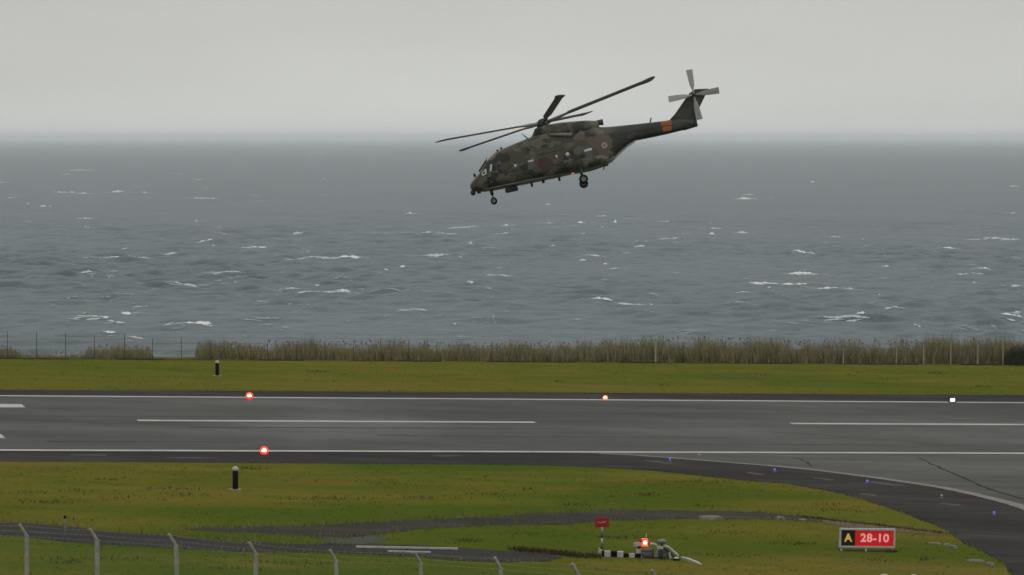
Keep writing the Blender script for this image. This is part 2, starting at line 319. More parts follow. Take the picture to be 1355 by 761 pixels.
# ------------------------------------------------------------------ grass tufts (uncountable)
def inside(px, py, pl):
    c = np.zeros(len(px), bool); n = len(pl)
    for i in range(n):
        x1, y1 = pl[i].x, pl[i].y; x2, y2 = pl[i - 1].x, pl[i - 1].y
        cond = ((y1 > py) != (y2 > py)) & (px < (x2 - x1) * (py - y1) / ((y2 - y1) + 1e-12) + x1); c ^= cond
    return c
def blades(name, X, Y, H, Wd, mat, lean=.5, zf=None, taper=0.0, seed=1):
    rg = np.random.default_rng(seed); n = len(X); a = rg.uniform(0, math.pi, n)
    Z = GZ + GRAD * X if zf is None else zf
    dx = np.cos(a) * Wd / 2; dy = np.sin(a) * Wd / 2; lx = rg.normal(0, lean, n) * H; ly = rg.normal(0, lean, n) * H
    v = np.zeros((n, 3, 3)); v[:, 0] = np.stack([X - dx, Y - dy, Z - .02], 1); v[:, 1] = np.stack([X + dx, Y + dy, Z - .02], 1); v[:, 2] = np.stack([X + lx, Y + ly, Z + H], 1)
    me = bpy.data.meshes.new(name); me.vertices.add(n * 3); me.vertices.foreach_set('co', v.reshape(-1)); me.loops.add(n * 3)
    me.loops.foreach_set('vertex_index', np.arange(n * 3, dtype=np.int32)); me.polygons.add(n)
    me.polygons.foreach_set('loop_start', np.arange(0, n * 3, 3, dtype=np.int32)); me.polygons.foreach_set('loop_total', np.full(n, 3, np.int32)); me.update(calc_edges=True)
    return mesh_obj(name, me, mat)
n = 34000
cy = RNG.uniform(158, 338, n); cx = RNG.uniform(-1, 1, n) * (cy * .17 + 4)
bad = (cy > np.array([kerb_y(q) for q in cx])) | inside(cx, cy, sh_poly) | inside(cx, cy, trackA) | inside(cx, cy, trackB)
dens = np.array([noise.noise(Vector((x * .12, y * .12, 2))) + .6 * noise.noise(Vector((x * .5, y * .5, 7))) for x, y in zip(cx, cy)])
keep = (~bad) & (dens > RNG.uniform(-.5, .45, n))
cx, cy = cx[keep], cy[keep]; m_ = 5
X = np.repeat(cx, m_) + RNG.normal(0, .10, len(cx) * m_); Y = np.repeat(cy, m_) + RNG.normal(0, .10, len(cx) * m_)
hh = np.repeat(RNG.uniform(.04, .12, len(cx)), m_) * RNG.uniform(.6, 1.3, len(X))
g1 = blades('short_grass', X, Y, hh, RNG.uniform(.02, .05, len(X)), MAT['blade']); tag(g1, 'short olive green grass tufts over the airfield beside the runway', 'grass', kind='stuff')
# taller dry weeds on path edges
MAT['dry'] = varied('dry_grass', [(0, (.07, .075, .02)), (.5, (.115, .105, .035)), (1, (.20, .18, .085))], nscale=.6, rough=.9, fine=.6)
def along(pts, nper, spread):
    xs_, ys_ = [], []
    for a, b in zip(pts, pts[1:]):
        k = max(1, int((b - a).length * nper)); t = RNG.uniform(0, 1, k)
        xs_ += list(a.x + (b.x - a.x) * t + RNG.normal(0, spread, k)); ys_ += list(a.y + (b.y - a.y) * t + RNG.normal(0, spread * 1.5, k))
    return np.array(xs_), np.array(ys_)
wx, wy = along(trackA[0:8], 34, .35); x2, y2 = along(trackB[1:8], 30, .4); x3, y3 = along([G(280, 706), G(340, 710), G(400, 713), G(460, 716)], 40, 1.2); x4, y4 = along(trackA[8:27], 20, .35); x5, y5 = along(trackB[13:22], 20, .25)
X = np.concatenate([wx, x2, x3, x4, x5]); Y = np.concatenate([wy, y2, y3, y4, y5])
g2 = blades('dry_verge_grass', X, Y, RNG.uniform(.06, .34, len(X)), RNG.uniform(.03, .06, len(X)), MAT['dry'], .45, seed=4); tag(g2, 'pale dry grass along the edges of the tracks', 'grass', kind='stuff')
gx, gy = along(ge_s[10:], 10, .15); x6, y6 = along([shT[0].lerp(shT[1], i / 20) for i in range(21)], 5, .12)
X = np.concatenate([gx, x6]); Y = np.concatenate([gy, y6])
MAT['darkblade'] = varied('dark_grass', [(0, (.034, .050, .008)), (1, (.08, .086, .018))], nscale=.6, rough=.9, fine=.6)
g3 = blades('runway_edge_grass', X, Y, RNG.uniform(.05, .2, len(X)), RNG.uniform(.03, .07, len(X)), MAT['darkblade'], .4, seed=5); tag(g3, 'dark grass fringe where the turf meets the asphalt', 'grass', kind='stuff')
# dark scattered weed clumps
cl = [(640, 655), (700, 648), (505, 640), (445, 660), (105, 650), (142, 635), (228, 647), (395, 660), (60, 665), (110, 688), (1092, 668), (1110, 676), (856, 655), (900, 638), (948, 637), (335, 620.5), (1240, 494), (1170, 502), (30, 652), (175, 660), (760, 668), (930, 670), (250, 655), (560, 660), (820, 712), (700, 707), (620, 716), (970, 705), (1050, 720), (960, 735), (90, 745), (380, 745), (160, 740), (280, 505), (420, 492), (600, 497), (740, 505), (1000, 496), (1300, 512), (880, 510), (70, 740), (300, 752), (1220, 740), (1160, 742)]
cxs, cys = [], []
for (u, v) in cl:
    p = G(u, v); k = int(RNG.integers(25, 90)); sx = RNG.uniform(.3, 1.3)
    cxs += list(RNG.normal(p.x, sx, k)); cys += list(RNG.normal(p.y, .5, k))
X = np.array(cxs); Y = np.array(cys); okk = ~inside(X, Y, sh_poly); X, Y = X[okk], Y[okk]
g4 = blades('weed_patches', X, Y, RNG.uniform(.06, .2, len(X)), RNG.uniform(.04, .09, len(X)), MAT['darkblade'], .6, seed=6); tag(g4, 'darker weedy patches scattered over the turf', 'weeds', kind='stuff')
# dark brush line beside the lower path end
MAT['brush'] = varied('dark_brush', [(0, (.02, .018, .006)), (.6, (.05, .038, .012)), (1, (.10, .085, .03))], nscale=2.2, rough=.9, fine=.6)
bx, by = along([G(683, 727.5), G(705, 730), G(740, 733), G(765, 736.5), G(792, 737)], 260, .22)
g5 = blades('dark_brush', bx, by, RNG.uniform(.05, .28, len(bx)) * (1 - .3 * (bx > 8)), RNG.uniform(.05, .11, len(bx)), MAT['brush'], .5, seed=8); tag(g5, 'low dark brown brush at the end of the lower path', 'brush', kind='stuff')
kx, ky = along([G(1062, 684), G(1108, 690), G(1150, 694), G(1182, 698), G(1250, 706.5)], 90, .10)
g6 = blades('dark_verge', kx, ky, RNG.uniform(.04, .15, len(kx)), RNG.uniform(.05, .1, len(kx)), MAT['brush'], .5, seed=9); tag(g6, 'dark brush along the upper edge of the bare soil track', 'brush', kind='stuff')
kx, ky = along([G(1128, 729), G(1190, 731)], 50, .12)
# ------------------------------------------------------------------ cliff-top reeds
def prof(u):
    pts = [(-200, .9, 1), (0, .8, .9), (20, .8, .8), (28, .35, .25), (105, .35, .25), (118, .8, .6), (160, 1.0, .8), (198, .9, .7), (203, .15, .1), (256, .15, .1), (262, 1.35, 1.2), (330, 1.25, 1.2), (400, 1.45, 1), (470, 1.5, 1), (560, 1.5, 1), (640, 1.4, .9), (720, 1.5, 1), (790, 1.6, 1.1), (868, 1.95, 1.3), (960, 2.1, 1.4), (1040, 1.9, 1.3), (1100, 1.9, 1.2), (1190, 2.0, 1.3), (1250, 2.1, 1.4), (1355, 2.1, 1.5), (1600, 2.1, 1.5)]
    return np.interp(u, [p[0] for p in pts], [p[1] for p in pts]), np.interp(u, [p[0] for p in pts], [p[2] for p in pts])
def base_v(u): return 474.5 + (u - 40) * 8.3 / 1275
def reeds(name, n, hs, wd, mat, seed, depth, lean, off=0.8, tall=1.0, ulo=-150, uhi=1500, clump=.6):
    rg = np.random.default_rng(seed); u = rg.uniform(ulo, uhi, n); h0, dn = prof(u)
    cn = np.array([noise.noise(Vector((q * .06, seed, 0))) + .7 * noise.noise(Vector((q * .25, seed, 5))) for q in u])
    k = rg.uniform(0, 1, n) < dn * .75 * (1 + clump * cn); u, h0, cn = u[k], h0[k], cn[k]
    lf = np.array([noise.noise(Vector((q * .018, 3.3, 2))) + .6 * noise.noise(Vector((q * .11, 3.3, 6))) for q in u]); h0 = h0 * (1 + .25 * cn + .38 * lf)
    D = np.array([G(q, base_v(q)).y for q in u]) + off + rg.uniform(0, depth, len(u)); X = (u - U0) / FPX * D
    Z = np.array([terrain_z(a, b) for a, b in zip(X, D)])
    Hh = np.maximum(.1, h0 * (hs[0] + (hs[1] - hs[0]) * rg.uniform(0, 1, len(u)) ** 1.9) * tall + (GZ + GRAD * X - Z))
    return blades(name, X, D, Hh, rg.uniform(wd[0], wd[1], len(u)), mat, lean, zf=Z, seed=seed + 50)
MAT['reed'] = varied('reed_stems', [(0, (.15, .128, .055)), (.4, (.22, .19, .09)), (.7, (.275, .235, .125)), (1, (.36, .315, .19))], scale=(1.2, 1, .35), nscale=1.0, rough=.9, fine=.6)
MAT['reedgreen'] = varied('green_stems', [(0, (.09, .098, .035)), (1, (.17, .165, .075))], scale=(1, 1, .35), nscale=.9, rough=.9, fine=.6)
MAT['plume'] = varied('reed_heads', [(0, (.10, .088, .055)), (1, (.26, .235, .17))], nscale=2, rough=.95, fine=.6)
r1 = reeds('dry_reeds', 78000, (.35, 1.05), (.05, .12), MAT['reed'], 11, 2.6, .17, off=.35); tag(r1, 'brown dry reeds standing along the cliff edge behind the fence', 'reeds', kind='stuff')
r2 = reeds('green_scrub', 30000, (.15, .6), (.06, .14), MAT['reedgreen'], 12, 2.0, .25, off=.3); tag(r2, 'dull green scrub mixed low among the dry reeds', 'scrub', kind='stuff')
r3 = reeds('wispy_reed_tops', 15000, (.9, 1.38), (.04, .10), MAT['plume'], 13, 2.6, .13); tag(r3, 'thin taller reed stems sticking up against the sea', 'reeds', kind='stuff')
# feathery heads on the tall stems
rg = np.random.default_rng(21); u = rg.uniform(-150, 1500, 1500); h0, dn = prof(u); k = rg.uniform(0, 1, 1500) < dn * .6; u, h0 = u[k], h0[k]
hv, hf = [], []
for q, h in zip(u, h0):
    D = G(q, base_v(q)).y + 1 + rg.uniform(0, 2.5); x = (q - U0) / FPX * D; z = gz(x) + h * rg.uniform(.7, 1.12); w = rg.uniform(.04, .10); L = rg.uniform(.12, .32); dx = rg.normal(0, .09)
    for s in range(2):
        a = rg.uniform(0, math.pi); ax, ay = math.cos(a) * w, math.sin(a) * w; b = len(hv)
        hv += [(x, D, z), (x + ax + dx * .5, D + ay, z + L * .5), (x + dx, D, z + L), (x - ax + dx * .5, D - ay, z + L * .5)]; hf.append((b, b + 1, b + 2, b + 3))
r4 = raw('reed_heads', hv, hf, MAT['plume']); tag(r4, 'feathery heads of the reeds at the cliff edge', 'reeds', kind='stuff')
# a dark bush at the far right end
MAT['bush'] = varied('bush_leaf', [(0, (.018, .024, .010)), (1, (.05, .058, .026))], nscale=2, rough=.8, fine=.6)
bp = G(1346, base_v(1346)); bush = empty('dark_bush', (bp.x, bp.y - .3, gz(bp.x)), 'dark green bush in front of the reeds at the right end of the fence', 'bush')
rg = np.random.default_rng(31); bv, bf = [], []
for i in range(5200):
    d = rg.normal(0, 1, 3); d /= np.linalg.norm(d); r = rg.uniform(.55, 1) * (1 + .25 * noise.noise(Vector(d * 2)))
    c = np.array([d[0] * 1.9 * r + .3, d[1] * 1.0 * r, .1 + abs(d[2]) * 2.1 * r]); s = rg.uniform(.04, .09); t1 = rg.normal(0, 1, 3); t1 /= np.linalg.norm(t1); t2 = np.cross(d, t1)
    b = len(bv); bv += [tuple(c - t1 * s), tuple(c + t2 * s), tuple(c + t1 * s)]; bf.append((b, b + 1, b + 2))
fo = raw('foliage', bv, bf, MAT['bush'], bush); tag(fo, kind='stuff')
bm = bmesh.new()
for i in range(7):
    a = i * .9; add_cyl(bm, (0, 0, -.05), (math.cos(a) * .7, math.sin(a) * .5, 1.0), .03, .012, 5)
obj('branches', bm, MAT['brush'], bush)
# ------------------------------------------------------------------ wire mesh helper
def chain_mesh(name, a, b, z0, z1, step, rad, mat, parent, zoff=lambda p: 0):
    """diamond mesh between base points a and b, as thin flat strips crossed at 45 degrees"""
    a = Vector(a); b = Vector(b); L = (b - a).length; H = z1 - z0; d = (b - a) / L; vs, fs = [], []
    ny = Vector((-d.y, d.x, 0)).normalized()
    def seg(s0, h0, s1, h1, side):
        p = a + d * s0 + Vector((0, 0, z0 + h0)); q = a + d * s1 + Vector((0, 0, z0 + h1)); t = (q - p).normalized(); w = t.cross(ny).normalized() * rad
        k = len(vs); o_ = ny * rad * side
        for pt in (p, q): vs.extend([pt + w + o_, pt - w + o_, pt - o_ * 1.0])
        fs.extend([(k, k + 3, k + 4, k + 1), (k + 1, k + 4, k + 5, k + 2), (k + 2, k + 5, k + 3, k)])
    i = -H
    while i < L:
        s0, h0 = (i, 0) if i >= 0 else (0, -i); s1, h1 = (i + H, H) if i + H <= L else (L, L - i)
        if s1 - s0 > step * .4: seg(s0, h0, s1, h1, 1); seg(L - s0, h0, L - s1, h1, -1)
        i += step
    return raw(name, vs, fs, mat, parent)
# ------------------------------------------------------------------ far fence
def far_post(u, kind, parent, top_v=None):
    p = G(u, base_v(u)); sc = FPX / p.y; h = (base_v(u) - top_v) / sc if top_v else 2.3
    l = p - parent.location
    if kind == 'metal':
        bm = bmesh.new(); add_cyl(bm, (l.x, l.y, l.z - .2), (l.x, l.y, l.z + h), .035, .03, 6)
        return obj('post', bm, MAT['darkmetal'], parent)
    if kind == 'stub':
        return cyl_obj('post', (l.x, l.y, l.z - .2), (l.x, l.y, l.z + h), .07, MAT['darkmetal'], parent, n=6)
    bm = bmesh.new(); w_ = .17 if kind == 'thick' else .12
    add_box(bm, (l.x, l.y, l.z + h / 2 - .1), (w_, .14, h + .2), bevel=.012); add_box(bm, (l.x + .03, l.y - .10, l.z + h - .02), (.09, .28, .07))
    return obj('post', bm, MAT['concrete'], parent)
def far_fence(us, kinds, tops, label, mesh=True, strands=(.1, .8, 1.5, 2.05)):
    p0 = G(us[0], base_v(us[0])); f = empty('cliff_fence', p0, label, 'fence')
    for u, k, t in zip(us, kinds, tops): far_post(u, k, f, t)
    for i in range(len(us) - 1):
        a = G(us[i], base_v(us[i])) - p0; b = G(us[i + 1], base_v(us[i + 1])) - p0
        if mesh:
            m = chain_mesh('mesh_panel', a, b, .12, 1.95, .13, .0035, MAT['wire'], f)
        for h in strands:
            bm = bmesh.new(); add_cyl(bm, a + Vector((0, 0, h)), b + Vector((0, 0, h)), .008, n=4, caps=False); obj('wire', bm, MAT['darkmetal'], f)
    return f
far_fence([-30, 10, 48.5, 87, 125, 165, 202, 240, 278], ['metal'] * 9, [442, 439, 439.5, 441, 444, 442, 448, 446, 449], 'wire fence on thin dark posts at the left end, open sea behind')
far_fence([278, 316, 354, 392, 430, 468, 504, 541, 578, 614, 651, 688, 724], ['metal'] * 12 + ['stub'], [452, 456, 452, 455, 451, 452, 447, 449, 455, 456, 452, 455, 468], 'middle stretch of the cliff edge fence almost lost in the dry reeds', mesh=False)
far_fence([724, 760, 796, 832, 867.5, 904, 940, 976, 1012, 1048, 1084, 1116, 1150], ['stub', 'stub', 'stub', 'stub', 'thick', 'stub', 'stub', 'stub', 'stub', 'stub', 'stub', 'thin', 'stub'], [470, 470, 468, 472, 448, 452, 470, 471, 472, 470, 472, 462, 472], 'cliff edge fence with short dark stubs and one thick pale post', mesh=False, strands=(.1, .8))
far_fence([1150, 1186, 1222, 1258, 1293.5, 1327, 1363], ['stub'] + ['thin'] * 6, [472, 452.5, 452.5, 452.5, 452, 451, 451], 'row of pale concrete fence posts in front of the reeds at far right', mesh=False)
# low dark kerb under the fence
ka = ext(G(40, 475.2), G(1315, 483.4), 150, 150); kd = (ka[1] - ka[0]); kl = kd.length; kd.normalize()
kerb = empty('fence_kerb', up(ka[0].lerp(ka[1], .5), 0), 'low dark concrete kerb along the foot of the cliff edge fence', 'kerb')
ang = math.atan2(kd.y, kd.x); rotk = Matrix.Rotation(ang, 3, 'Z') @ Matrix.Rotation(-math.atan(GRAD * kd.x) * 1, 3, 'Y')
MAT['kerb'] = varied('dark_kerb', [(0, (.018, .016, .010)), (1, (.05, .042, .028))], nscale=.7, rough=.9, fine=.5)
nb = 90; kme = None
for i in range(nb):
    c = ka[0] + (ka[1] - ka[0]) * ((i + .5) / nb); h = .03 + .05 * math.sin(i * 2.3)
    if kme is None:
        bm = bmesh.new(); add_box(bm, (0, 0, 0), (kl / nb - .05, .16, .32), bevel=.02); o = obj('kerb_stone', bm, MAT['kerb'], kerb); kme = o.data
    else:
        o = bpy.data.objects.new('kerb_stone', kme); C.objects.link(o); o.parent = kerb
    o.location = up(c, h - .13) - kerb.location; o.rotation_euler = rotk.to_euler()
# ------------------------------------------------------------------ foreground fence
fus = [-69, 35.4, 128.5, 233, 338.5, 445, 557, 663, 766, 871]
ftop = [705, 708.5, 714, 721, 732, 742, 745, 752, 760, 768]    # elbow rows
FY = 130.0
frames = []
ff = empty('security_fence', (0, FY, 39.5), 'nearest fence of pale concrete posts with bent tops and thin wire mesh', 'fence')
postme = None; armme = None
for i, (u, v) in enumerate(zip(fus, ftop)):
    e = P(u, v, FY) - ff.location; frames.append(e)
    w = .165
    if postme is None:
        bm = bmesh.new(); add_box(bm, (0, 0, -1.3), (w, w, 2.6), bevel=.015); post = obj('post', bm, MAT['concrete'], ff); postme = post.data
        bm = bmesh.new(); d = Vector((-.23, -.16, .43)); q = d.to_track_quat('Z', 'Y').to_matrix(); add_box(bm, d / 2 + Vector((0, 0, -.03)), (w * .62, w * .68, d.length + .1), rot=q, bevel=.015)
        arm = obj('post_arm', bm, MAT['concrete'], post); armme = arm.data
    else:
        post = bpy.data.objects.new('post', postme); C.objects.link(post); post.parent = ff
        arm = bpy.data.objects.new('post_arm', armme); C.objects.link(arm); arm.parent = post
    post.location = e; post.rotation_euler = (R(random.uniform(-1, 1)), R(random.uniform(-1.2, 1.2)), R(random.uniform(-3, 3)))
frames.append(frames[-1] + (frames[-1] - frames[-2]))
for i in range(len(frames) - 1):
    a, b = frames[i], frames[i + 1]
    mo = chain_mesh('mesh_panel', a + Vector((.03, -.1, 0)), b + Vector((-.03, -.1, 0)), -2.3, -.03, .09, .0010, MAT['wire'], ff)
    for k, (t, sag) in enumerate(((.0, .01), (.5, .03), (1.0, .04))):
        off = Vector((-.23, -.16, .43)) * t + Vector((0, -.09, -.02)); pa, pb = a + off, b + off; bm = bmesh.new(); prev = pa
        for s in range(1, 7):
            q_ = pa.lerp(pb, s / 6) - Vector((0, 0, sag * 4 * (s / 6) * (1 - s / 6))); add_cyl(bm, prev, q_, .0038, n=3, caps=False); prev = q_
        for s in range(14):
            q_ = pa.lerp(pb, (s + .5) / 14) - Vector((0, 0, sag)); dd = Vector((random.uniform(-1, 1), random.uniform(-.4, .4), random.uniform(-1, 1))).normalized() * .035
            add_cyl(bm, q_ - dd, q_ + dd, .006, n=3, caps=False)
        wo = obj('barbed_wire', bm, MAT['wire'], ff)
# ------------------------------------------------------------------ bollards
def bollard(u, vb, vt, label):
    p = G(u, vb); sc = FPX / p.y; h = (vb - vt) / sc; r = .17
    b = empty('marker_bollard', p, label, 'bollard', 'black marker bollards beside the runway')
    cyl_obj('shaft', (0, 0, -.05), (0, 0, h * .82), r, MAT['black'], b, n=16)
    bm = bmesh.new(); add_cyl(bm, (0, 0, h * .82), (0, 0, h * .93), r * 1.12, r * 1.1, 16); add_sph(bm, (0, 0, h * .93), (r * 1.08, r * 1.08, h * .07), 14); obj('cap', bm, MAT['white'], b, True)
    box_obj('foot', (0, 0, .0), (.62, .62, .09), MAT['concrete'], b, bevel=.01)
    for s in (-1, 1): box_obj('foot_block', (s * .33, -.32, .05), (.12, .1, .12), MAT['concrete'], b)
bollard(287.5, 497.5, 477, 'black bollard with white cap on the far grass beyond the runway')
bollard(311.5, 648, 617, 'larger black bollard with white cap on the near grass strip')
# ------------------------------------------------------------------ edge lights
def edge_light(u, v, label, core, glow, r, glows=1.35):
    p = G(u, v + 5.0); zc = P(u, v, p.y).z - p.z
    e = empty('runway_edge_light', p, label, 'runway light', 'raised lights along the runway edges')
    cyl_obj('base_plate', (0, 0, -.01), (0, 0, .05), r * .9, MAT['yellowhouse'], e, n=14)
    cyl_obj('stem', (0, 0, .04), (0, 0, zc), .05, MAT['yellowhouse'], e, n=10)
    bm = bmesh.new(); add_sph(bm, (0, 0, zc), (r, r, r * .95), 14); obj('lens', bm, core, e, True)
    # glowing collar and ring, added as the coloured glare round the lens
    bm = bmesh.new(); add_cyl(bm, (0, .02, zc - r * glows), (0, .02, zc - r * .35), r * .9, r * glows, 16)
    obj('collar', bm, glow, e, True)
    bm = bmesh.new(); r_ = bmesh.ops.create_circle(bm, segments=18, radius=r * glows * 1.05); q = Matrix.Rotation(math.pi / 2, 4, 'X')
    bmesh.ops.transform(bm, matrix=Matrix.Translation((0, r * .5, zc)) @ q, verts=r_['verts']); ed = list(bm.edges); x_ = bmesh.ops.extrude_edge_only(bm, edges=ed); vs = [g_ for g_ in x_['geom'] if isinstance(g_, bmesh.types.BMVert)]
    for v_ in vs: v_.co = Vector((v_.co.x * .35, v_.co.y + r * .2, zc + (v_.co.z - zc) * .35))
    obj('glare_ring', bm, glow, e, True)
edge_light(330, 524, 'glowing red light on the far runway edge, left of the other far lights', MAT['core'], MAT['redglow'], .15, 1.9)
edge_light(349.5, 596.5, 'glowing red light on the near runway edge line above the bollard', MAT['core'], MAT['redglow'], .145, 1.9)
edge_light(801, 526.5, 'small white orange rimmed light on the far runway edge below mid fence', MAT['core'], MAT['orglow'], .11, 1.8)
MAT['amber_box'] = M_('dark_light_box', (.010, .010, .008), .5, .3)
p = G(1260, 533); e = empty('runway_edge_light', p, 'pale square runway light in a dark box on the far edge at right', 'runway light', 'raised lights along the runway edges')
sc_ = FPX / p.y; box_obj('housing', (0, 0, 4 / sc_), (10 / sc_, .4, 8 / sc_), MAT['amber_box'], e, bevel=.03); box_obj('lens', (0, -.21, 4 / sc_), (6.4 / sc_, .03, 4.4 / sc_), MAT['core_w'], e)
def taxi_light(u, v, label, lit=True):
    p = G(u, v + 3.5); zc = P(u, v, p.y).z - p.z
    e = empty('taxiway_light', p, label, 'taxiway light', 'small lights along the curved taxiway edge')
    cyl_obj('base', (0, 0, -.01), (0, 0, .04), .12, MAT['greypaint'], e, n=10); cyl_obj('stem', (0, 0, .03), (0, 0, zc - .03), .035, MAT['white'] if u < 900 or not lit else MAT['greypaint'], e, n=8)
    bm = bmesh.new(); add_sph(bm, (0, 0, zc), (.075, .075, .085), 10); obj('lamp', bm, MAT['blue'] if lit else MAT['white'], e, True)
taxi_light(886.5, 607, 'blue taxiway light with white stem, farthest left on the curve')
taxi_light(1025, 621.5, 'blue taxiway light, second from the left, just below the curved line')
taxi_light(1147.5, 636.5, 'blue taxiway light, third from the left, over a pale scuff')
taxi_light(1315.5, 678.5, 'blue taxiway light nearest the right edge, lowest on the curve')
taxi_light(1246, 656, 'unlit pale taxiway light between two blue ones', False)
taxi_light(925, 602, 'tiny unlit pale light touching the near runway edge line', False)
# ------------------------------------------------------------------ taxiway sign  A | 28-10
def text_obj(body, size, mat, parent, loc, sx=1.0, name='lettering'):
    cu = bpy.data.curves.new('t', 'FONT'); cu.body = body; cu.size = size; cu.extrude = .006; cu.offset = size * .032; cu.align_x = 'CENTER'; cu.align_y = 'CENTER'; cu.space_character = 1.08
    o = bpy.data.objects.new('t', cu); C.objects.link(o); me = bpy.data.meshes.new_from_object(o); bpy.data.objects.remove(o); bpy.data.curves.remove(cu)
    me.name = name; me.materials.clear(); r = mesh_obj(name, me, mat, parent); r.rotation_euler = (math.pi / 2, 0, 0); r.location = loc; r.scale = (sx, 1, 1)
    return r
p = G(1147, 729.5); sc_ = FPX / p.y
sg = empty('taxiway_sign', p, 'low airport sign reading A 28-10 in a white frame on the grass', 'sign')
sg.rotation_euler = (0, R(1.2), R(4))
w, h = 70 / sc_, 21.0 / sc_; z0 = 7.0 / sc_; zc = z0 + h / 2; t = .10
bw = w * .268
box_obj('black_panel', (-w / 2 + bw / 2, 0, zc), (bw, .10, h), MAT['sign_black'], sg); box_obj('red_panel', (bw / 2, 0, zc), (w - bw, .104, h), MAT['red'], sg)
text_obj('A', h * .70, MAT['yellow'], sg, (-w / 2 + bw * .50, -.062, zc), .95)
text_obj('28-10', h * .72, MAT['letter'], sg, (bw / 2 + .02, -.062, zc), 1.02)
MAT['frame'] = varied('sign_frame_paint', [(0, (.30, .30, .29)), (1, (.46, .45, .43))], nscale=2.5, rough=.5)
box_obj('frame_rail', (0, -.01, zc + h / 2 + t / 2), (w + 2 * t, .2, t), MAT['frame'], sg, bevel=.012); box_obj('frame_rail', (0, -.01, zc - h / 2 - t / 2 + .01), (w + 2 * t, .2, t * .95), MAT['frame'], sg, bevel=.012)
for s in (-1, 1): box_obj('frame_stile', (s * (w / 2 + t / 2), -.01, zc), (t, .196, h - .004), MAT['frame'], sg, bevel=.012)
for x in (-w / 2 + .03, -w * .02, w / 2 - .02): box_obj('leg', (x, 0, (z0 - t) / 2 - .02), (.10, .10, z0 - t + .06), MAT['frame'], sg)
box_obj('plinth', (.1, .18, -.01), (w + .35, .45, .12), MAT['kerb'], sg, bevel=.02)
box_obj('junction_box', (w / 2 - .12, -.16, .02), (.5, .28, .2), MAT['brush'], sg, bevel=.02)
# ------------------------------------------------------------------ red sign on a banded pole
p = G(796.5, 734.5); sc_ = FPX / p.y; rs = empty('warning_sign', p, 'small red sign on a white and dark banded pole', 'sign')
h = (734.5 - 697) / sc_; n_ = 5
for i in range(n_): cyl_obj('pole_band', (0, 0, h * i / n_), (0, 0, h * (i + 1) / n_), .055 if i % 2 == 0 else .05, MAT['white'] if i % 2 == 0 else MAT['darkmetal'], rs, n=8)
box_obj('sign_board', (0, -.02, h + 6.0 / sc_), (18.5 / sc_, .05, 13.0 / sc_), MAT['dullred'], rs, bevel=.01)
MAT['marks'] = M_('faded_sign_marks', (.38, .20, .2), .6)
for k, (x, w, dz, hh_) in enumerate(((-.17, .10, 0, .05), (-.03, .12, -.015, .06), (.11, .12, .01, .07), (.20, .04, .02, .04))): box_obj('faded_mark', (x, -.05, h + 6.4 / sc_ + dz), (w, .012, hh_), MAT['marks'], rs, bevel=.004)
# ------------------------------------------------------------------ checkered barrier and equipment cluster
def at(u, v, vb, ref):                               # local point above ground base row vb, relative to ref
    g_ = G(u, vb); q = P(u, v, g_.y); return q - ref
p = G(793, 735.5); cb = empty('checkered_barrier', p, 'low row of black and white painted blocks on the grass beside the red sign', 'barrier')
us_ = [796.5, 799.5, 808, 816.5, 825, 832, 840, 848, 856, 864]
for i in range(len(us_) - 1):
    a = G(us_[i], 736 + i * .28); b = G(us_[i + 1], 736 + (i + 1) * .28); sc_ = FPX / a.y; hgt = (8.0 if i < 4 else 5.5 if i < 7 else 3.5) / sc_
    m = ((a + b) / 2) - p; box_obj('block', (m.x, m.y, m.z + hgt / 2 - .02), ((b - a).length * .985, .34, hgt), MAT['black'] if i in (0, 2, 4, 6) else MAT['white'], cb, bevel=.012)
a = G(791.5, 736) - p; b = G(796.5, 736) - p; hz_ = 11 / 25.8
bm = bmesh.new(); f1 = [bm.verts.new((a.x, y, z)) for y, z in ((-.15, a.z), (.15, a.z))]; f2 = [bm.verts.new((b.x, y, b.z)) for y in (-.15, .15)]; f3 = [bm.verts.new((a.x + .03, y, a.z + hz_)) for y in (-.15, .15)]
f4 = [bm.verts.new((b.x, y, b.z + hz_ * .6)) for y in (-.15, .15)]
for q in ((f1[0], f2[0], f4[0], f3[0]), (f1[1], f3[1], f4[1], f2[1]), (f1[0], f3[0], f3[1], f1[1]), (f3[0], f4[0], f4[1], f3[1]), (f1[0], f1[1], f2[1], f2[0]), (f2[0], f2[1], f4[1], f4[0])): bm.faces.new(q)
obj('end_wedge', bm, MAT['white'], cb)
# floodlight head on a white block
p = G(845.5, 736.5); sc_ = FPX / p.y; k = 1 / sc_
fl = empty('floodlight', p, 'white box headed floodlight on a thick white post beside the red lamp', 'floodlight')
box_obj('post', (0, 0, 5.5 * k), (7.5 * k, .26, 11 * k), MAT['white'], fl, bevel=.02); box_obj('bracket', (0, .02, 12.4 * k), (5 * k, .14, 3 * k), MAT['black'], fl)
box_obj('head', (-2.5 * k, -.05, 16.2 * k), (9.5 * k, .36, 5 * k), MAT['white'], fl, rot=Matrix.Rotation(R(-8), 3, 'Y'), bevel=.03)
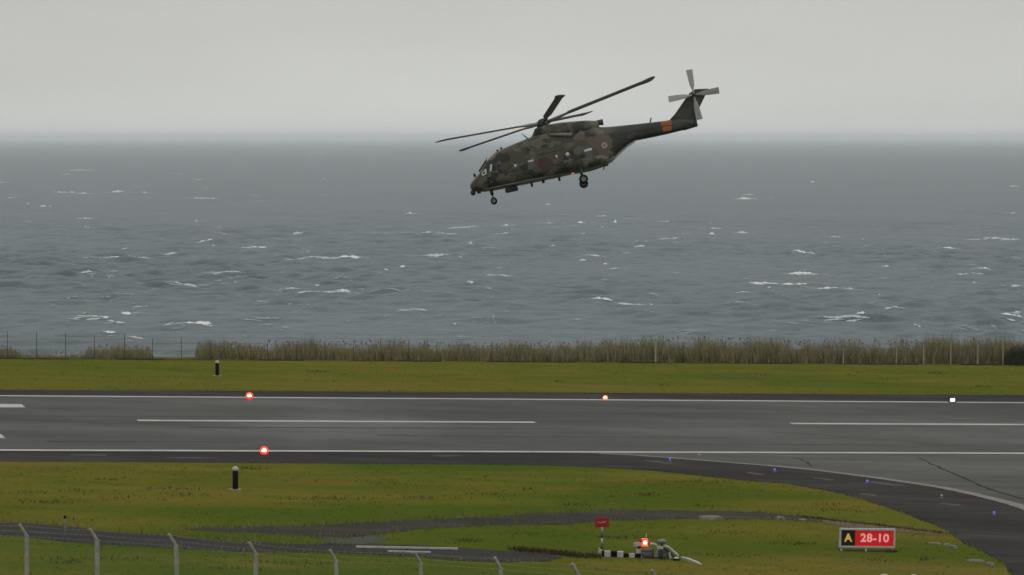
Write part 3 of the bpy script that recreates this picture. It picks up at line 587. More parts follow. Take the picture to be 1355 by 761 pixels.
# obstruction lamp
p = G(853.5, 737.2); ob = empty('obstruction_light', p, 'glowing red orange lamp with a thin rod, above the round grey drum', 'warning light')
cyl_obj('stem', (0, .25, 0), (0, .25, 15 * k), .06, MAT['darkmetal'], ob)
bm = bmesh.new(); add_sph(bm, (0, 0, 19.2 * k), (2.5 * k, 2.5 * k, 2.8 * k), 14); obj('lens', bm, MAT['core'], ob, True)
bm = bmesh.new(); add_cyl(bm, (-.3 * k, .15, 14.5 * k), (-.3 * k, .12, 24.0 * k), 5.6 * k, 4.2 * k, 14); obj('red_glass', bm, MAT['redglow'], ob, True)
bm = bmesh.new(); add_cyl(bm, (0, -.02, 14.8 * k), (0, -.02, 17.0 * k), 3.4 * k, 4.0 * k, 14); obj('orange_glass', bm, MAT['orglow'], ob, True)
bm = bmesh.new(); bm.free(); box_obj('side_glass', (5.5 * k, .1, 17.5 * k), (5 * k, .2, 3.2 * k), MAT['dullred'], ob, bevel=.02); box_obj('side_glass', (-5.5 * k, .1, 21.5 * k), (5 * k, .2, 2.6 * k), MAT['dullred'], ob, bevel=.02)
cyl_obj('rod', (1.2 * k, .05, 23 * k), (1.8 * k, .05, 31 * k), .022, MAT['white'], ob, n=6)
def drum(u, vb, w, h, label, mat):
    p = G(u, vb); e = empty('concrete_drum', p, label, 'drum', 'grey drums in the equipment cluster')
    cyl_obj('drum_body', (0, .1, -.02), (0, .1, h * k * .72), w * k / 2, mat, e, n=20); bm = bmesh.new(); add_sph(bm, (0, .1, h * k * .72), (w * k / 2, w * k / 2, h * k * .28), 16); obj('domed_lid', bm, mat, e, True)
    bm = bmesh.new(); add_cyl(bm, (0, .1, h * k * .66), (0, .1, h * k * .72), w * k / 2 * 1.05, None, 20); obj('rim_band', bm, MAT['darkmetal'], e)
MAT['drumgrey'] = varied('drum_grey', [(0, (.05, .05, .046)), (1, (.11, .11, .10))], nscale=3, rough=.7, fine=.5)
drum(857, 738.6, 17, 14, 'wide dark grey drum under the red lamp', MAT['drumgrey'])
drum(878, 739.2, 14, 13, 'grey drum under the mushroom shaped cover', MAT['drumgrey'])
# pipe elbow
def tube_px(name, pts, vb, ref, r, mat, parent, dy=0):
    bm = bmesh.new(); q = [at(u, v, vb, ref) + Vector((0, dy, 0)) for u, v in pts]
    for a, b in zip(q, q[1:]): add_cyl(bm, a, b, r, n=10)
    for a in q[1:-1]: add_sph(bm, a, (r, r, r), 10)
    return obj(name, bm, mat, parent, False)
p = G(868, 738.6); pi_ = empty('bent_pipe', p, 'white bent pipe between the red lamp and the mushroom cover', 'pipe'); tube_px('pipe', [(861, 719.5), (867, 721), (870, 726), (870, 738)], 738.6, p, .075, MAT['white'], pi_)
box_obj('flange', (.07, 0, .03), (.3, .26, .06), MAT['darkmetal'], pi_)
p = G(875.5, 740.5); mv = empty('ventilator', p, 'pale mushroom shaped cover on a dark stalk', 'ventilator')
cyl_obj('stalk', (0, 0, 0), (0, 0, 22 * k), .06, MAT['darkmetal'], mv); bm = bmesh.new(); add_sph(bm, (0, 0, 24 * k), (6.8 * k, 6.8 * k, 3.4 * k), 16); obj('cap', bm, MAT['greypaint'], mv, True)
box_obj('collar', (-2 * k, -.05, 16 * k), (8 * k, .2, 4 * k), MAT['white'], mv, bevel=.02)
p = G(890, 740); ri = empty('sloping_rail', p, 'white sloping rail running down right from the mushroom cover', 'rail')
tube_px('rail', [(879, 722.5), (884, 724), (895, 733.5), (897, 736)], 740, p, .075, MAT['white'], ri); tube_px('dark_rail', [(876, 725), (882, 727.5), (893, 738)], 740, p, .05, MAT['darkmetal'], ri, .1)
tube_px('brace', [(885.5, 731), (887, 739)], 740, p, .06, MAT['white'], ri, .05)
p = G(895, 741.5); e = empty('white_cap', p, 'short white capped cylinder at the foot of the sloping rail', 'bollard')
cyl_obj('body', (0, 0, -.02), (0, 0, .10), .18, MAT['black'], e, n=16); bm = bmesh.new(); add_sph(bm, (0, 0, .10), (.15, .15, .075), 14); obj('cap', bm, MAT['white'], e, True)
a = G(902.5, 739.5); b = G(928, 748); e = empty('white_beam', a, 'long white tapering beam lying on the grass right of the equipment', 'beam')
d = b - a; bm = bmesh.new()
for i, (t_, w_, h_) in enumerate(((0, .09, .11), (.3, .10, .13), (.75, .08, .11), (1, .04, .06))):
    nn = Vector((-d.y, d.x, 0)).normalized(); c = d * t_
    for s, z in ((-1, 0), (-1, 1), (1, 1), (1, 0)): bm.verts.new(c + nn * s * w_ + Vector((0, 0, z * h_)))
bm.verts.ensure_lookup_table()
for i in range(3):
    for j in range(4): bm.faces.new([bm.verts[i * 4 + j], bm.verts[i * 4 + (j + 1) % 4], bm.verts[i * 4 + 4 + (j + 1) % 4], bm.verts[i * 4 + 4 + j]])
bm.faces.new(bm.verts[0:4]); bm.faces.new(bm.verts[12:16]); obj('beam_body', bm, MAT['white'], e)
# white beams on the path
def beam(u0, v0, u1, v1, label, h=.11):
    a = G(u0, v0); b = G(u1, v1); d = b - a; m = (a + b) / 2
    e = empty('concrete_beam', m, label, 'beam', 'white beams lying on the lower path'); ang = math.atan2(d.y, d.x); e.rotation_euler = (0, math.atan(-d.z / d.xy.length), ang)
    bm = bmesh.new(); add_box(bm, (0, 0, h / 2 + .02), (d.length, .16, h), bevel=.015); obj('beam_body', bm, MAT['white'], e)
    for s in (-.42, 0, .42): box_obj('bearer', (d.length * s, 0, .0), (.12, .5, .07), MAT['black'], e)
beam(471, 725.5, 606, 728.0, 'longer white beam lying across the lower path'); beam(513, 731.2, 570, 732.6, 'shorter white beam lying in front of the longer one', .09)
# slabs and rubble
def rock(u, v, w, h, label, mat, name='stone_slab', cat='slab', seed=0, dep=.6):
    p = G(u, v); s = FPX / p.y; bm = bmesh.new(); bmesh.ops.create_icosphere(bm, subdivisions=2, radius=1)
    for v_ in bm.verts:
        q = 1 + .25 * noise.noise(v_.co * 1.7 + Vector((seed, 0, 0))); v_.co = Vector((v_.co.x * w / s / 2 * q, v_.co.y * dep * q, max(-.3, min(.55, v_.co.z)) / .55 * h / s * .8 * q))
    o = obj(name, bm, mat); o.location = p; tag(o, label, cat); return o
MAT['palestone'] = varied('pale_stone', [(0, (.085, .08, .06)), (1, (.17, .155, .12))], nscale=3, rough=.9, fine=.5)
rock(940, 687, 34, 5, 'long pale flat stone slab on the upper track right of the red sign', MAT['palestone'], seed=1)
rock(1032, 687, 13, 4, 'small pale stone on the upper track, right of the long slab', MAT['palestone'], 'stone', 'stone', 2, .4)
rock(1062, 688.5, 12, 2, 'thin flat pale stone at the bend of the upper track', MAT['palestone'], 'stone', 'stone', 3, .4)
for k_, (u, v, w, h) in enumerate(((1237, 720, 18, 2.5), (1261, 725.5, 12, 5), (1253, 721, 10, 2), (1290, 743, 26, 3), (1310, 749, 12, 6), (1316, 719, 6, 1.5))):
    if k_ < 5: rock(u, v, w, h, ['flat pale rubble piece right of the sign, farthest from the camera', 'chunky pale stone between the sign and the dark taxiway', 'small pale rubble piece beside the chunky stone', 'long low pale slab near the bottom right turf edge', 'chunky pale stone at the end of the low slab by the turf edge'][k_], MAT['palestone'], 'stone', 'stone', 10 + k_, .35)
# thin marker pole by the left path
p = G(86, 717); s_ = FPX / p.y; e = empty('marker_pole', p, 'thin pale pole with a small dark head on the left path', 'pole'); cyl_obj('pole', (0, 0, -.02), (0, 0, 31 / s_), .035, MAT['greypaint'], e, n=8); bm = bmesh.new(); add_sph(bm, (0, 0, 33 / s_), (.08, .08, .09), 10); obj('head', bm, MAT['black'], e, True)
# two half-hidden round concrete covers at the bottom edge
for k_, (u, v, lb) in enumerate(((1170, 764.2, 'white rounded concrete cap at the bottom edge, left of a pair'), (1209, 764.8, 'white rounded concrete cap at the bottom edge, right of a pair'))):
    p = G(u, v); e = empty('round_drain', p, lb, 'drain'); cyl_obj('skirt', (0, 0, -.05), (0, 0, .09), .30, MAT['black'], e, n=16); bm = bmesh.new(); add_sph(bm, (0, -.04, .08), (.2, .2, .1), 14); obj('dome', bm, MAT['white'], e, True)
# ------------------------------------------------------------------ sea
rgw = np.random.default_rng(3)
NW = 64; lam = np.exp(rgw.uniform(math.log(9), math.log(62), NW)); dirw = R(258) + rgw.normal(0, .8, NW)
kw = 2 * math.pi / lam; ampw = .022 * lam ** .5; phw = rgw.uniform(0, 2 * math.pi, NW); kx_, ky_ = kw * np.cos(dirw), kw * np.sin(dirw)
def wave(X, Y):
    z = np.zeros(np.broadcast(X, Y).shape)
    for i in range(NW):
        th = kx_[i] * X + ky_[i] * Y + phw[i]; z += ampw[i] * (np.sin(th) + .25 * np.sin(2 * th + .6))
    e = .8 + .5 * np.sin(X * .011 + Y * .004 + 1) * np.sin(Y * .006 + 2)
    return z * e
def waveg(X, Y, dy, dx):
    z = np.zeros(X.shape)
    for i in range(NW):
        f_ = np.clip((lam[i] / np.maximum(dy, dx) - 2.2) / 1.5, 0, 1)
        th = kx_[i] * X + ky_[i] * Y + phw[i]; z += f_ * ampw[i] * (np.sin(th) + .25 * np.sin(2 * th + .6))
    return z * (.8 + .5 * np.sin(X * .011 + Y * .004 + 1) * np.sin(Y * .006 + 2))
def axis(c0, c1, st, lo, hi, g=1.18):
    a = list(np.arange(c0, c1 + .01, st)); s = st; v = a[-1]
    while v < hi: s *= g; v += s; a.append(min(v, hi))
    s = st; v = a[0]
    while v > lo: s *= g; v -= s; a.insert(0, max(v, lo))
    return np.array(a)
sx_ = axis(-300, 300, 2.0, -120000, 120000, 1.015); sy_ = axis(880, 1700, 2.6, -1500, 160000, 1.012)
XX, YY = np.meshgrid(sx_, sy_); dY = np.gradient(sy_)[:, None]; dX = np.gradient(sx_)[None, :]
ZZ = waveg(XX, YY, dY, dX) * np.clip((YY - 400) / 300, 0, 1)
co = np.stack([XX, YY, ZZ], -1).reshape(-1, 3).astype(np.float32); NX_, NY_ = len(sx_), len(sy_)
ii = np.arange(NX_ - 1)[None, :] + (np.arange(NY_ - 1) * NX_)[:, None]; quads = np.stack([ii, ii + 1, ii + 1 + NX_, ii + NX_], -1).reshape(-1).astype(np.int32); nq = len(quads) // 4
me = bpy.data.meshes.new('sea'); me.vertices.add(len(co)); me.vertices.foreach_set('co', co.reshape(-1)); me.loops.add(nq * 4); me.loops.foreach_set('vertex_index', quads)
me.polygons.add(nq); me.polygons.foreach_set('loop_start', np.arange(0, nq * 4, 4, dtype=np.int32)); me.polygons.foreach_set('loop_total', np.full(nq, 4, np.int32)); me.polygons.foreach_set('use_smooth', np.ones(nq, bool)); me.update(calc_edges=True)
ms = M_('sea_water', (.05, .07, .075), .42, .17); t = ms.node_tree; b = t.nodes['Principled BSDF']
g = N(t, 'ShaderNodeNewGeometry'); m1 = N(t, 'ShaderNodeMapping'); m1.inputs['Scale'].default_value = (1.0, .34, 1); t.links.new(g.outputs['Position'], m1.inputs[0])
n1 = N(t, 'ShaderNodeTexNoise'); n1.inputs['Scale'].default_value = .22; n1.inputs['Detail'].default_value = 6; t.links.new(m1.outputs[0], n1.inputs['Vector'])
nb_ = N(t, 'ShaderNodeTexNoise'); nb_.inputs['Scale'].default_value = .07; nb_.inputs['Detail'].default_value = 4; t.links.new(m1.outputs[0], nb_.inputs['Vector'])
bb = N(t, 'ShaderNodeBump'); bb.inputs['Strength'].default_value = .5; bb.inputs['Distance'].default_value = 5.0; t.links.new(nb_.outputs[0], bb.inputs['Height'])
bu = N(t, 'ShaderNodeBump'); t.links.new(bb.outputs[0], bu.inputs['Normal']); bu.inputs['Strength'].default_value = .9; bu.inputs['Distance'].default_value = 1.2; t.links.new(n1.outputs[0], bu.inputs['Height']); t.links.new(bu.outputs[0], b.inputs['Normal'])
m2 = N(t, 'ShaderNodeMapping'); m2.inputs['Scale'].default_value = (.6, .28, 1); t.links.new(g.outputs['Position'], m2.inputs[0])
n2 = N(t, 'ShaderNodeTexNoise'); n2.inputs['Scale'].default_value = .012; n2.inputs['Detail'].default_value = 5; t.links.new(m2.outputs[0], n2.inputs['Vector'])
cr = N(t, 'ShaderNodeValToRGB'); t.links.new(n2.outputs[0], cr.inputs[0]); cr.color_ramp.elements[0].position = .35; cr.color_ramp.elements[0].color = (.021, .045, .053, 1); cr.color_ramp.elements[1].position = .65; cr.color_ramp.elements[1].color = (.030, .058, .066, 1)
# thin foam streaks
m3 = N(t, 'ShaderNodeMapping'); m3.inputs['Scale'].default_value = (.35, 1.0, 1); m3.inputs['Rotation'].default_value = (0, 0, R(6)); t.links.new(g.outputs['Position'], m3.inputs[0])
n3 = N(t, 'ShaderNodeTexNoise'); n3.inputs['Scale'].default_value = .055; n3.inputs['Detail'].default_value = 8; n3.inputs['Roughness'].default_value = .68; t.links.new(m3.outputs[0], n3.inputs['Vector'])
fr = N(t, 'ShaderNodeMapRange'); fr.inputs[1].default_value = .665; fr.inputs[2].default_value = .80; fr.inputs[3].default_value = 0; fr.inputs[4].default_value = .5; t.links.new(n3.outputs[0], fr.inputs[0])
mxx = N(t, 'ShaderNodeMix', data_type='RGBA'); t.links.new(fr.outputs[0], mxx.inputs[0]); t.links.new(cr.outputs[0], mxx.inputs[6]); mxx.inputs[7].default_value = (.35, .37, .36, 1); t.links.new(mxx.outputs[2], b.inputs['Base Color'])
sea = mesh_obj('sea', me, ms); tag(sea, kind='structure')
# whitecaps: (u, v, width px, strength 0 faint .. 3 bright)
WC = [(420,203,20,1),(445,204,14,1),(106,225.5,20,1),(87,231,12,1),(239,217,8,0),(188,227,8,0),(261,238,10,1),(238,237.5,6,0),(2,242,8,1),(88,255,22,2),(113,256,16,1),(156,254,15,3),(156,255.5,44,0),(60,273,12,2),(268,262.5,32,1),(349,266.6,26,0),(113,290.7,20,1),(270,321,18,2),(394,310,12,1),(371,317,30,0),(335,328,28,2),(165,332.6,7,1),(167,341.5,50,2),(225,338.6,12,1),(415,342.5,60,1),(460,342,30,3),(241,352,18,0),(302,365,40,1),(312,371,20,0),(112,364,14,1),(241,381,44,1),(376,384.8,44,1),(440,387,40,1),(163,395,24,0),(184,409,10,1),(167,415,13,2),(121,422.4,44,1),(137,421,12,2),(153,426,22,1),(145,439,16,2),(223,437,18,1),(252,432.7,14,2),(268,432,18,3),(351,427.7,34,0),(177,448,20,1),
(544.6,283.6,8,2),(614,302,32,1),(649,301,40,0),(669,299,10,2),(516,310,60,0),(576,310.5,30,1),(664,312,14,1),(744,286,30,0),(727,296,8,2),(769,296,9,2),(757,300.5,22,0),(796,286.6,12,1),(832,290,40,0),(814,295,4,2),(797,302,4,1),(878,294,12,1),(890,316,20,1),(847,328,12,2),(731,328,6,1),(578,340,38,1),(612,340,8,0),(654,330,30,0),(771,343.7,8,2),(784,340,18,1),(802,351.7,6,2),(814,358,12,1),(665,348,10,0),(532,356,7,2),(511,357,6,1),(656,364,30,1),(622.7,378,8,3),(553,408.8,26,1),(795,400.5,26,2),(828,404.5,22,1),(455,388,14,2),(540,387,60,0),
(1076,241,7,2),(1223,243.7,6,0),(1340,247,8,1),(990,258,12,1),(987,264,24,2),(1079,261,10,0),(1337,282,12,1),(1111,293,18,0),(907,301.7,14,0),(907,311,8,1),(943,302,16,1),(942,310,7,2),(980,308,16,1),(1105,314,10,2),(1061,306,6,0),(1261,309,8,0),(1326,318,44,1),(1257,330,16,2),(1240,331,24,0),(1061,337,20,2),(1346,343.7,14,0),(1063,363.5,34,2),(1172,353.8,8,2),(1214,357,18,0),(1283,362,36,1),(1300,356.5,20,2),(1001,378.6,18,3),(1017,377,24,2),(1051,379.7,30,2),(1093,380,28,2),(985,389,12,2),(1038,391,4,2),(1125,384,16,1),(977,400,14,1),(1007,399,20,0),(1291,378,6,1),(1345,379.7,12,1),(1189,411.6,20,1),(1121,423.3,48,1),(1139,420,10,3),(1047,431.7,30,0),(1341,417.6,24,3),(1348,411.5,8,2),(920,444.5,30,0),(1279,437.8,30,0)]
rw_ = random.Random(5)
for _ in range(190): WC.append((rw_.uniform(-60, 1420), 181 + 267 * rw_.uniform(.12, 1) ** .9, rw_.uniform(3, 14), 0))
for _ in range(34): WC.append((rw_.uniform(-60, 1420), 181 + 267 * rw_.uniform(.2, 1), rw_.uniform(3, 6), 1))
MAT['foam'] = M_('foam_bright', (.55, .57, .56), .8, .1); MAT['foam_mid'] = M_('foam_mid', (.38, .41, .405), .8, .1); MAT['foam_thin'] = M_('foam_thin', (.21, .245, .245), .7, .15)
FV = {0: ([], []), 1: ([], []), 2: ([], [])}
def zsea(x, y):
    i = int(np.clip(np.searchsorted(sx_, x) - 1, 0, NX_ - 2)); j = int(np.clip(np.searchsorted(sy_, y) - 1, 0, NY_ - 2))
    a_ = (x - sx_[i]) / (sx_[i + 1] - sx_[i]); b_ = (y - sy_[j]) / (sy_[j + 1] - sy_[j])
    return float((1 - b_) * ((1 - a_) * ZZ[j, i] + a_ * ZZ[j, i + 1]) + b_ * ((1 - a_) * ZZ[j + 1, i] + a_ * ZZ[j + 1, i + 1]))
def foam_piece(x, y, w, h, dep, cls, seed, slope=0.0):
    """a ragged strip of broken foam lying over the water, highest at its torn crest"""
    vs, fs = FV[cls]; n = max(5, min(60, int(w / .45))); base = len(vs); live = []
    for i in range(n + 1):
        t_ = i / n; env = math.sin(math.pi * t_) ** .7; s_ = t_ * w
        q = .45 + .9 * noise.noise(Vector((s_ * .22, seed, 0))) + .75 * noise.noise(Vector((s_ * .8, seed, 4))) + .4 * noise.noise(Vector((s_ * 2.2, seed, 14)))
        live.append(q > 0); q = max(.0, q)
        xx = x + (t_ - .5) * w; yy = y + slope * (t_ - .5) * w + dep * 1.2 * noise.noise(Vector((s_ * .1, seed, 8))) + .5 * noise.noise(Vector((s_ * .6, seed, 9)))
        z = zsea(xx, yy) + .12; hh_ = h * env * q; d_ = dep * env * (.3 + q)
        z1 = max(zsea(xx, yy - d_ * .6), z - .6) + .08
        vs += [(xx, yy - d_ * .6, z1), (xx, yy - .1 * d_, z + hh_ * .75), (xx, yy + .15 * d_, z + hh_), (xx, yy + d_ * .8, z - .1)]
    for i in range(n):
        if live[i] or live[i + 1]:
            for j in range(3): a_ = base + i * 4 + j; fs.append((a_, a_ + 4, a_ + 5, a_ + 1))
for k_, (u, v, w, s) in enumerate(WC):
    D = FPX * CAMZ / (v - VH); x = (u - U0) / FPX * D; px_ = D / FPX; W_ = w * px_ * 1.25
    if D < 3600:
        yy = D + np.arange(-16, 17, 2.0); zz = [zsea(x, q) for q in yy]; D2 = yy[int(np.argmax(zz))]; x = x * D2 / D; D = D2
    th = {0: 1.3, 1: 2.0, 2: 2.4, 3: 2.6}[s] * px_; sl = rw_.uniform(-.8, .8)
    foam_piece(x, D, W_, th, 2.5 + th * 2, {0: 2, 1: 1, 2: 0, 3: 0}[s], k_ * 1.37, sl)
    if s == 3: foam_piece(x + .15 * W_, D - 1, W_ * .5, th * 1.1, 3, 0, k_ * 5.1, 0)
    for j in range(2 + int(w / 9)):
        c2 = rw_.choice((1, 2, 2)) if s else 2
        foam_piece(x + rw_.uniform(-.75, .75) * W_, D + rw_.uniform(-9, 12), W_ * rw_.uniform(.25, .8), th * rw_.uniform(.2, .6), 2.5, c2, k_ * 2.1 + j * 7 + 100, rw_.uniform(-1, 1))
for cls, nm, mt, lb in ((0, 'whitecap_foam', 'foam', 'bright white breaking crests on the sea'), (1, 'spread_foam', 'foam_mid', 'greyish foam around the breaking crests'), (2, 'thin_foam', 'foam_thin', 'faint thin foam streaks on the sea')):
    o = raw(nm, FV[cls][0], FV[cls][1], MAT[mt]); tag(o, lb, 'foam', kind='stuff')
# ------------------------------------------------------------------ helicopter
S = 17.3; PT = R(12); RL = R(6.5)
cP, sP = math.cos(PT), math.sin(PT)
def UW(px, py, y=0.0):
    dx, dy = px - 623, py - 250
    u = (dx * cP - dy * sP) / S; w = -(dx * sP + dy * cP) / S
    return u, (w - y * math.sin(RL)) / math.cos(RL)
F = Vector((-cP, 0, -sP)); U_ = Vector((-sP * math.cos(RL), cP * math.sin(RL), cP * math.cos(RL))); U_ = (U_ - F * U_.dot(F)).normalized(); L_ = U_.cross(F)
Mh = Matrix(((F.x, L_.x, U_.x), (F.y, L_.y, U_.y), (F.z, L_.z, U_.z)))
hd = FPX / S; nose = P(623, 250, hd)
heli = empty('helicopter', nose, 'green and brown camouflage military helicopter hovering nose down over the runway', 'helicopter'); heli.rotation_mode = 'QUATERNION'; heli.rotation_quaternion = Mh.to_quaternion()
# local: x forward, y port, z up; stations are metres aft of the nose -> x = -u
camo = M_('camouflage', (.03, .035, .02), .55, .35); t = camo.node_tree; b = t.nodes['Principled BSDF']
tcn = N(t, 'ShaderNodeTexCoord'); 
def cn(scale, off, pos, soft=.016):
    m = N(t, 'ShaderNodeMapping'); m.inputs['Location'].default_value = off; m.inputs['Scale'].default_value = (.8, .8, 1.1); t.links.new(tcn.outputs['Object'], m.inputs[0])
    n = N(t, 'ShaderNodeTexNoise'); n.inputs['Scale'].default_value = scale; n.inputs['Detail'].default_value = 4.5; t.links.new(m.outputs[0], n.inputs['Vector'])
    r = N(t, 'ShaderNodeMapRange'); r.inputs[1].default_value = pos - soft; r.inputs[2].default_value = pos + soft; t.links.new(n.outputs[0], r.inputs[0]); return r.outputs[0]
def mixc(f, a, bcol):
    m = N(t, 'ShaderNodeMix', data_type='RGBA'); t.links.new(f, m.inputs[0])
    if isinstance(a, tuple): m.inputs[6].default_value = (*a, 1)
    else: t.links.new(a, m.inputs[6])
    m.inputs[7].default_value = (*bcol, 1); return m.outputs[2]
c_ = mixc(cn(.8, (3, 1, 2), .5), (.016, .020, .012), (.060, .062, .035))
c_ = mixc(cn(1.0, (13, 5, 4), .56), c_, (.082, .064, .046))
c_ = mixc(cn(1.35, (7, 9, 8), .57), c_, (.115, .108, .080))
def ballmask(c, r, jag=.35):
    vmn = N(t, 'ShaderNodeVectorMath', operation='DISTANCE'); t.links.new(tcn.outputs['Object'], vmn.inputs[0]); vmn.inputs[1].default_value = c
    nn_ = N(t, 'ShaderNodeTexNoise'); nn_.inputs['Scale'].default_value = 1.3; t.links.new(tcn.outputs['Object'], nn_.inputs['Vector'])
    ma = N(t, 'ShaderNodeMath', operation='MULTIPLY_ADD'); t.links.new(nn_.outputs[0], ma.inputs[0]); ma.inputs[1].default_value = jag * 2; t.links.new(vmn.outputs[1 if vmn.outputs[0].name != 'Value' else 0] if False else vmn.outputs['Value'], ma.inputs[2])
    r_ = N(t, 'ShaderNodeMapRange'); r_.inputs[1].default_value = r + jag + .02; r_.inputs[2].default_value = r + jag - .02; t.links.new(ma.outputs[0], r_.inputs[0]); return r_.outputs[0]
ua, wa = UW(795, 191, 1.0); c_ = mixc(ballmask((-ua, 1.0, wa), .78), c_, (.115, .076, .064))
ua, wa = UW(653, 206, .9); c_ = mixc(ballmask((-ua, .8, wa), .42), c_, (.16, .088, .078))
ua, wa = UW(722, 218, 1.2); c_ = mixc(ballmask((-ua, 1.2, wa), .62), c_, (.060, .032, .023))
sx3 = N(t, 'ShaderNodeSeparateXYZ'); t.links.new(tcn.outputs['Object'], sx3.inputs[0]); aft = N(t, 'ShaderNodeMapRange'); aft.inputs[1].default_value = -11.4; aft.inputs[2].default_value = -11.9; aft.inputs[4].default_value = .72; t.links.new(sx3.outputs['X'], aft.inputs[0])
c_ = mixc(aft.outputs[0], c_, (.018, .022, .017))
dn = N(t, 'ShaderNodeTexNoise'); dn.inputs['Scale'].default_value = 5; dn.inputs['Detail'].default_value = 5; t.links.new(tcn.outputs['Object'], dn.inputs['Vector'])
dr = N(t, 'ShaderNodeMapRange'); dr.inputs[3].default_value = .52; dr.inputs[4].default_value = 1.0; t.links.new(dn.outputs[0], dr.inputs[0])
vs_ = N(t, 'ShaderNodeVectorMath', operation='SCALE'); t.links.new(c_, vs_.inputs[0]); t.links.new(dr.outputs[0], vs_.inputs['Scale']); t.links.new(vs_.outputs[0], b.inputs['Base Color'])
MAT['camo'] = camo
MAT['belly'] = varied('belly_grey', [(0, (.10, .11, .105)), (1, (.17, .18, .17))], nscale=1.5, rough=.45, spec=.5, fine=.5, sq=1)
MAT['blackrub'] = M_('tyre_rubber', (.008, .008, .008), .8, .2); MAT['hubgrey'] = M_('wheel_hub', (.13, .13, .12), .5, .4)
MAT['blade_g'] = varied('rotor_blade_grey', [(0, (.15, .152, .147)), (1, (.24, .243, .235))], nscale=1, rough=.5, sq=1); MAT['rotor_dark'] = M_('rotor_dark', (.016, .017, .016), .5, .4)
MAT['glassd'] = M_('cockpit_glass', (.012, .014, .014), .08, .8); MAT['glassl'] = M_('painted_sky_glass', (.42, .44, .42), .12, .8)  # second glass is pale: the sky's reflection is put into its colour
MAT['orange'] = varied('orange_panel', [(0, (.18, .065, .022)), (1, (.36, .12, .04))], nscale=3, rough=.6, sq=1); MAT['redorange'] = varied('red_orange_panel', [(0, (.20, .045, .02)), (1, (.38, .10, .035))], nscale=3, rough=.6, sq=1)
MAT['navred'] = M_('nav_light', (.5, .05, .05), .3, .5, emit=(1, .25, .25), es=.5)
ST = [  # u, top, bottom, half width, exponent
 (0.00, .26, .02, .10, 2), (.10, .40, -.14, .32, 2.2), (.30, .60, -.26, .55, 2.5), (.60, .82, -.34, .76, 2.7), (.88, .99, -.38, .92, 2.9), (1.20, 1.34, -.40, 1.05, 2.9), (1.52, 1.70, -.42, 1.14, 2.9), (1.86, 1.99, -.44, 1.22, 3.0), (2.40, 2.32, -.45, 1.30, 3.2), (3.2, 2.50, -.46, 1.36, 3.6),
 (4.2, 2.68, -.47, 1.38, 4.2), (5.15, 2.84, -.48, 1.38, 5), (6.5, 2.92, -.48, 1.38, 6), (8.0, 2.92, -.46, 1.38, 6), (9.4, 2.84, -.42, 1.36, 5.5), (10.3, 2.66, -.35, 1.30, 4.6), (10.75, 2.50, -.26, 1.22, 4.0), (11.35, 2.42, .12, 1.06, 3.6), (11.96, 2.35, .50, .90, 3.4), (12.5, 2.30, .79, .78, 3.2), (13.1, 2.24, 1.00, .66, 3.1), (14.5, 2.10, .98, .54, 3.0), (15.6, 2.00, .98, .45, 3), (16.8, 1.95, 1.02, .34, 2.6), (17.75, 1.70, 1.08, .22, 2.2), (17.98, 1.35, 1.12, .10, 2)]
stu = [s[0] for s in ST]
def sect(u): return [float(np.interp(u, stu, [s[k] for s in ST])) for k in (1, 2, 3, 4)]
def side_y(u, w):
    tp, bt, hw, ex = sect(u); mid = (tp + bt) / 2; hh_ = (tp - bt) / 2; q = min(.98, abs((w - mid) / hh_)); return hw * (1 - q ** ex) ** (1 / ex)
def loft(stations, nseg=32):
    bm = bmesh.new(); rings = []
    for (u, tp, bt, hw, ex) in stations:
        r = []; mid = (tp + bt) / 2; hh_ = (tp - bt) / 2
        for i in range(nseg):
            a = 2 * math.pi * i / nseg; ca, sa = math.cos(a), math.sin(a)
            r.append(bm.verts.new((-u, hw * math.copysign(abs(ca) ** (2 / ex), ca), mid + hh_ * math.copysign(abs(sa) ** (2 / ex), sa))))
        rings.append(r)
    for a, b_ in zip(rings, rings[1:]):
        for i in range(nseg): bm.faces.new((a[i], a[(i + 1) % nseg], b_[(i + 1) % nseg], b_[i]))
    bm.faces.new(rings[0]); bm.faces.new(rings[-1]); return bm
fus = obj('fuselage', loft(ST), MAT['camo'], heli, True)
# paler flat belly, a slightly proud shell under the floor
BS = [(.9, .15), (2.0, .12), (4, .13), (6.5, .13), (9, .13), (10.3, .14), (10.75, .16), (11.2, .16)]
bm = bmesh.new(); rings = []
for (u, hh_) in BS:
    tp, bt, hw, ex = sect(u); r = []
    for k2 in range(9):
        a = -1 + 2 * k2 / 8; yy = hw * .80 * a; zz = bt + .10 * abs(a) ** 3 - .035 + (hh_ * .9 if abs(a) == 1 else 0) * 0; r.append(bm.verts.new((-u, yy, zz)))
    rings.append(r)
for a, b_ in zip(rings, rings[1:]):
    for i in range(8): bm.faces.new((a[i], b_[i], b_[i + 1], a[i + 1]))
ret = bmesh.ops.extrude_face_region(bm, geom=list(bm.faces)); bmesh.ops.translate(bm, verts=[v for v in ret['geom'] if isinstance(v, bmesh.types.BMVert)], vec=(0, 0, .06)); obj('belly', bm, MAT['belly'], heli, True)
# chine rub strip along port side
# engine deck
HS = [(5.30, 2.90, 2.5, .25, 2), (5.50, 3.12, 2.4, .45, 2.2), (5.72, 3.48, 2.4, .55, 2.4), (6.1, 3.60, 2.4, .70, 2.6), (6.7, 3.56, 2.2, 1.36, 3.6), (7.8, 3.48, 2.1, 1.395, 4), (8.8, 3.36, 2.1, 1.39, 4), (9.8, 3.22, 2.2, 1.30, 3.8), (10.4, 3.08, 2.3, 1.0, 3.2), (10.58, 2.98, 2.3, .75, 2.8)]
obj('engine_deck', loft(HS, 24), MAT['camo'], heli, True)
def L3(px, py, y): u, w = UW(px, py, y); return Vector((-u, y, w))
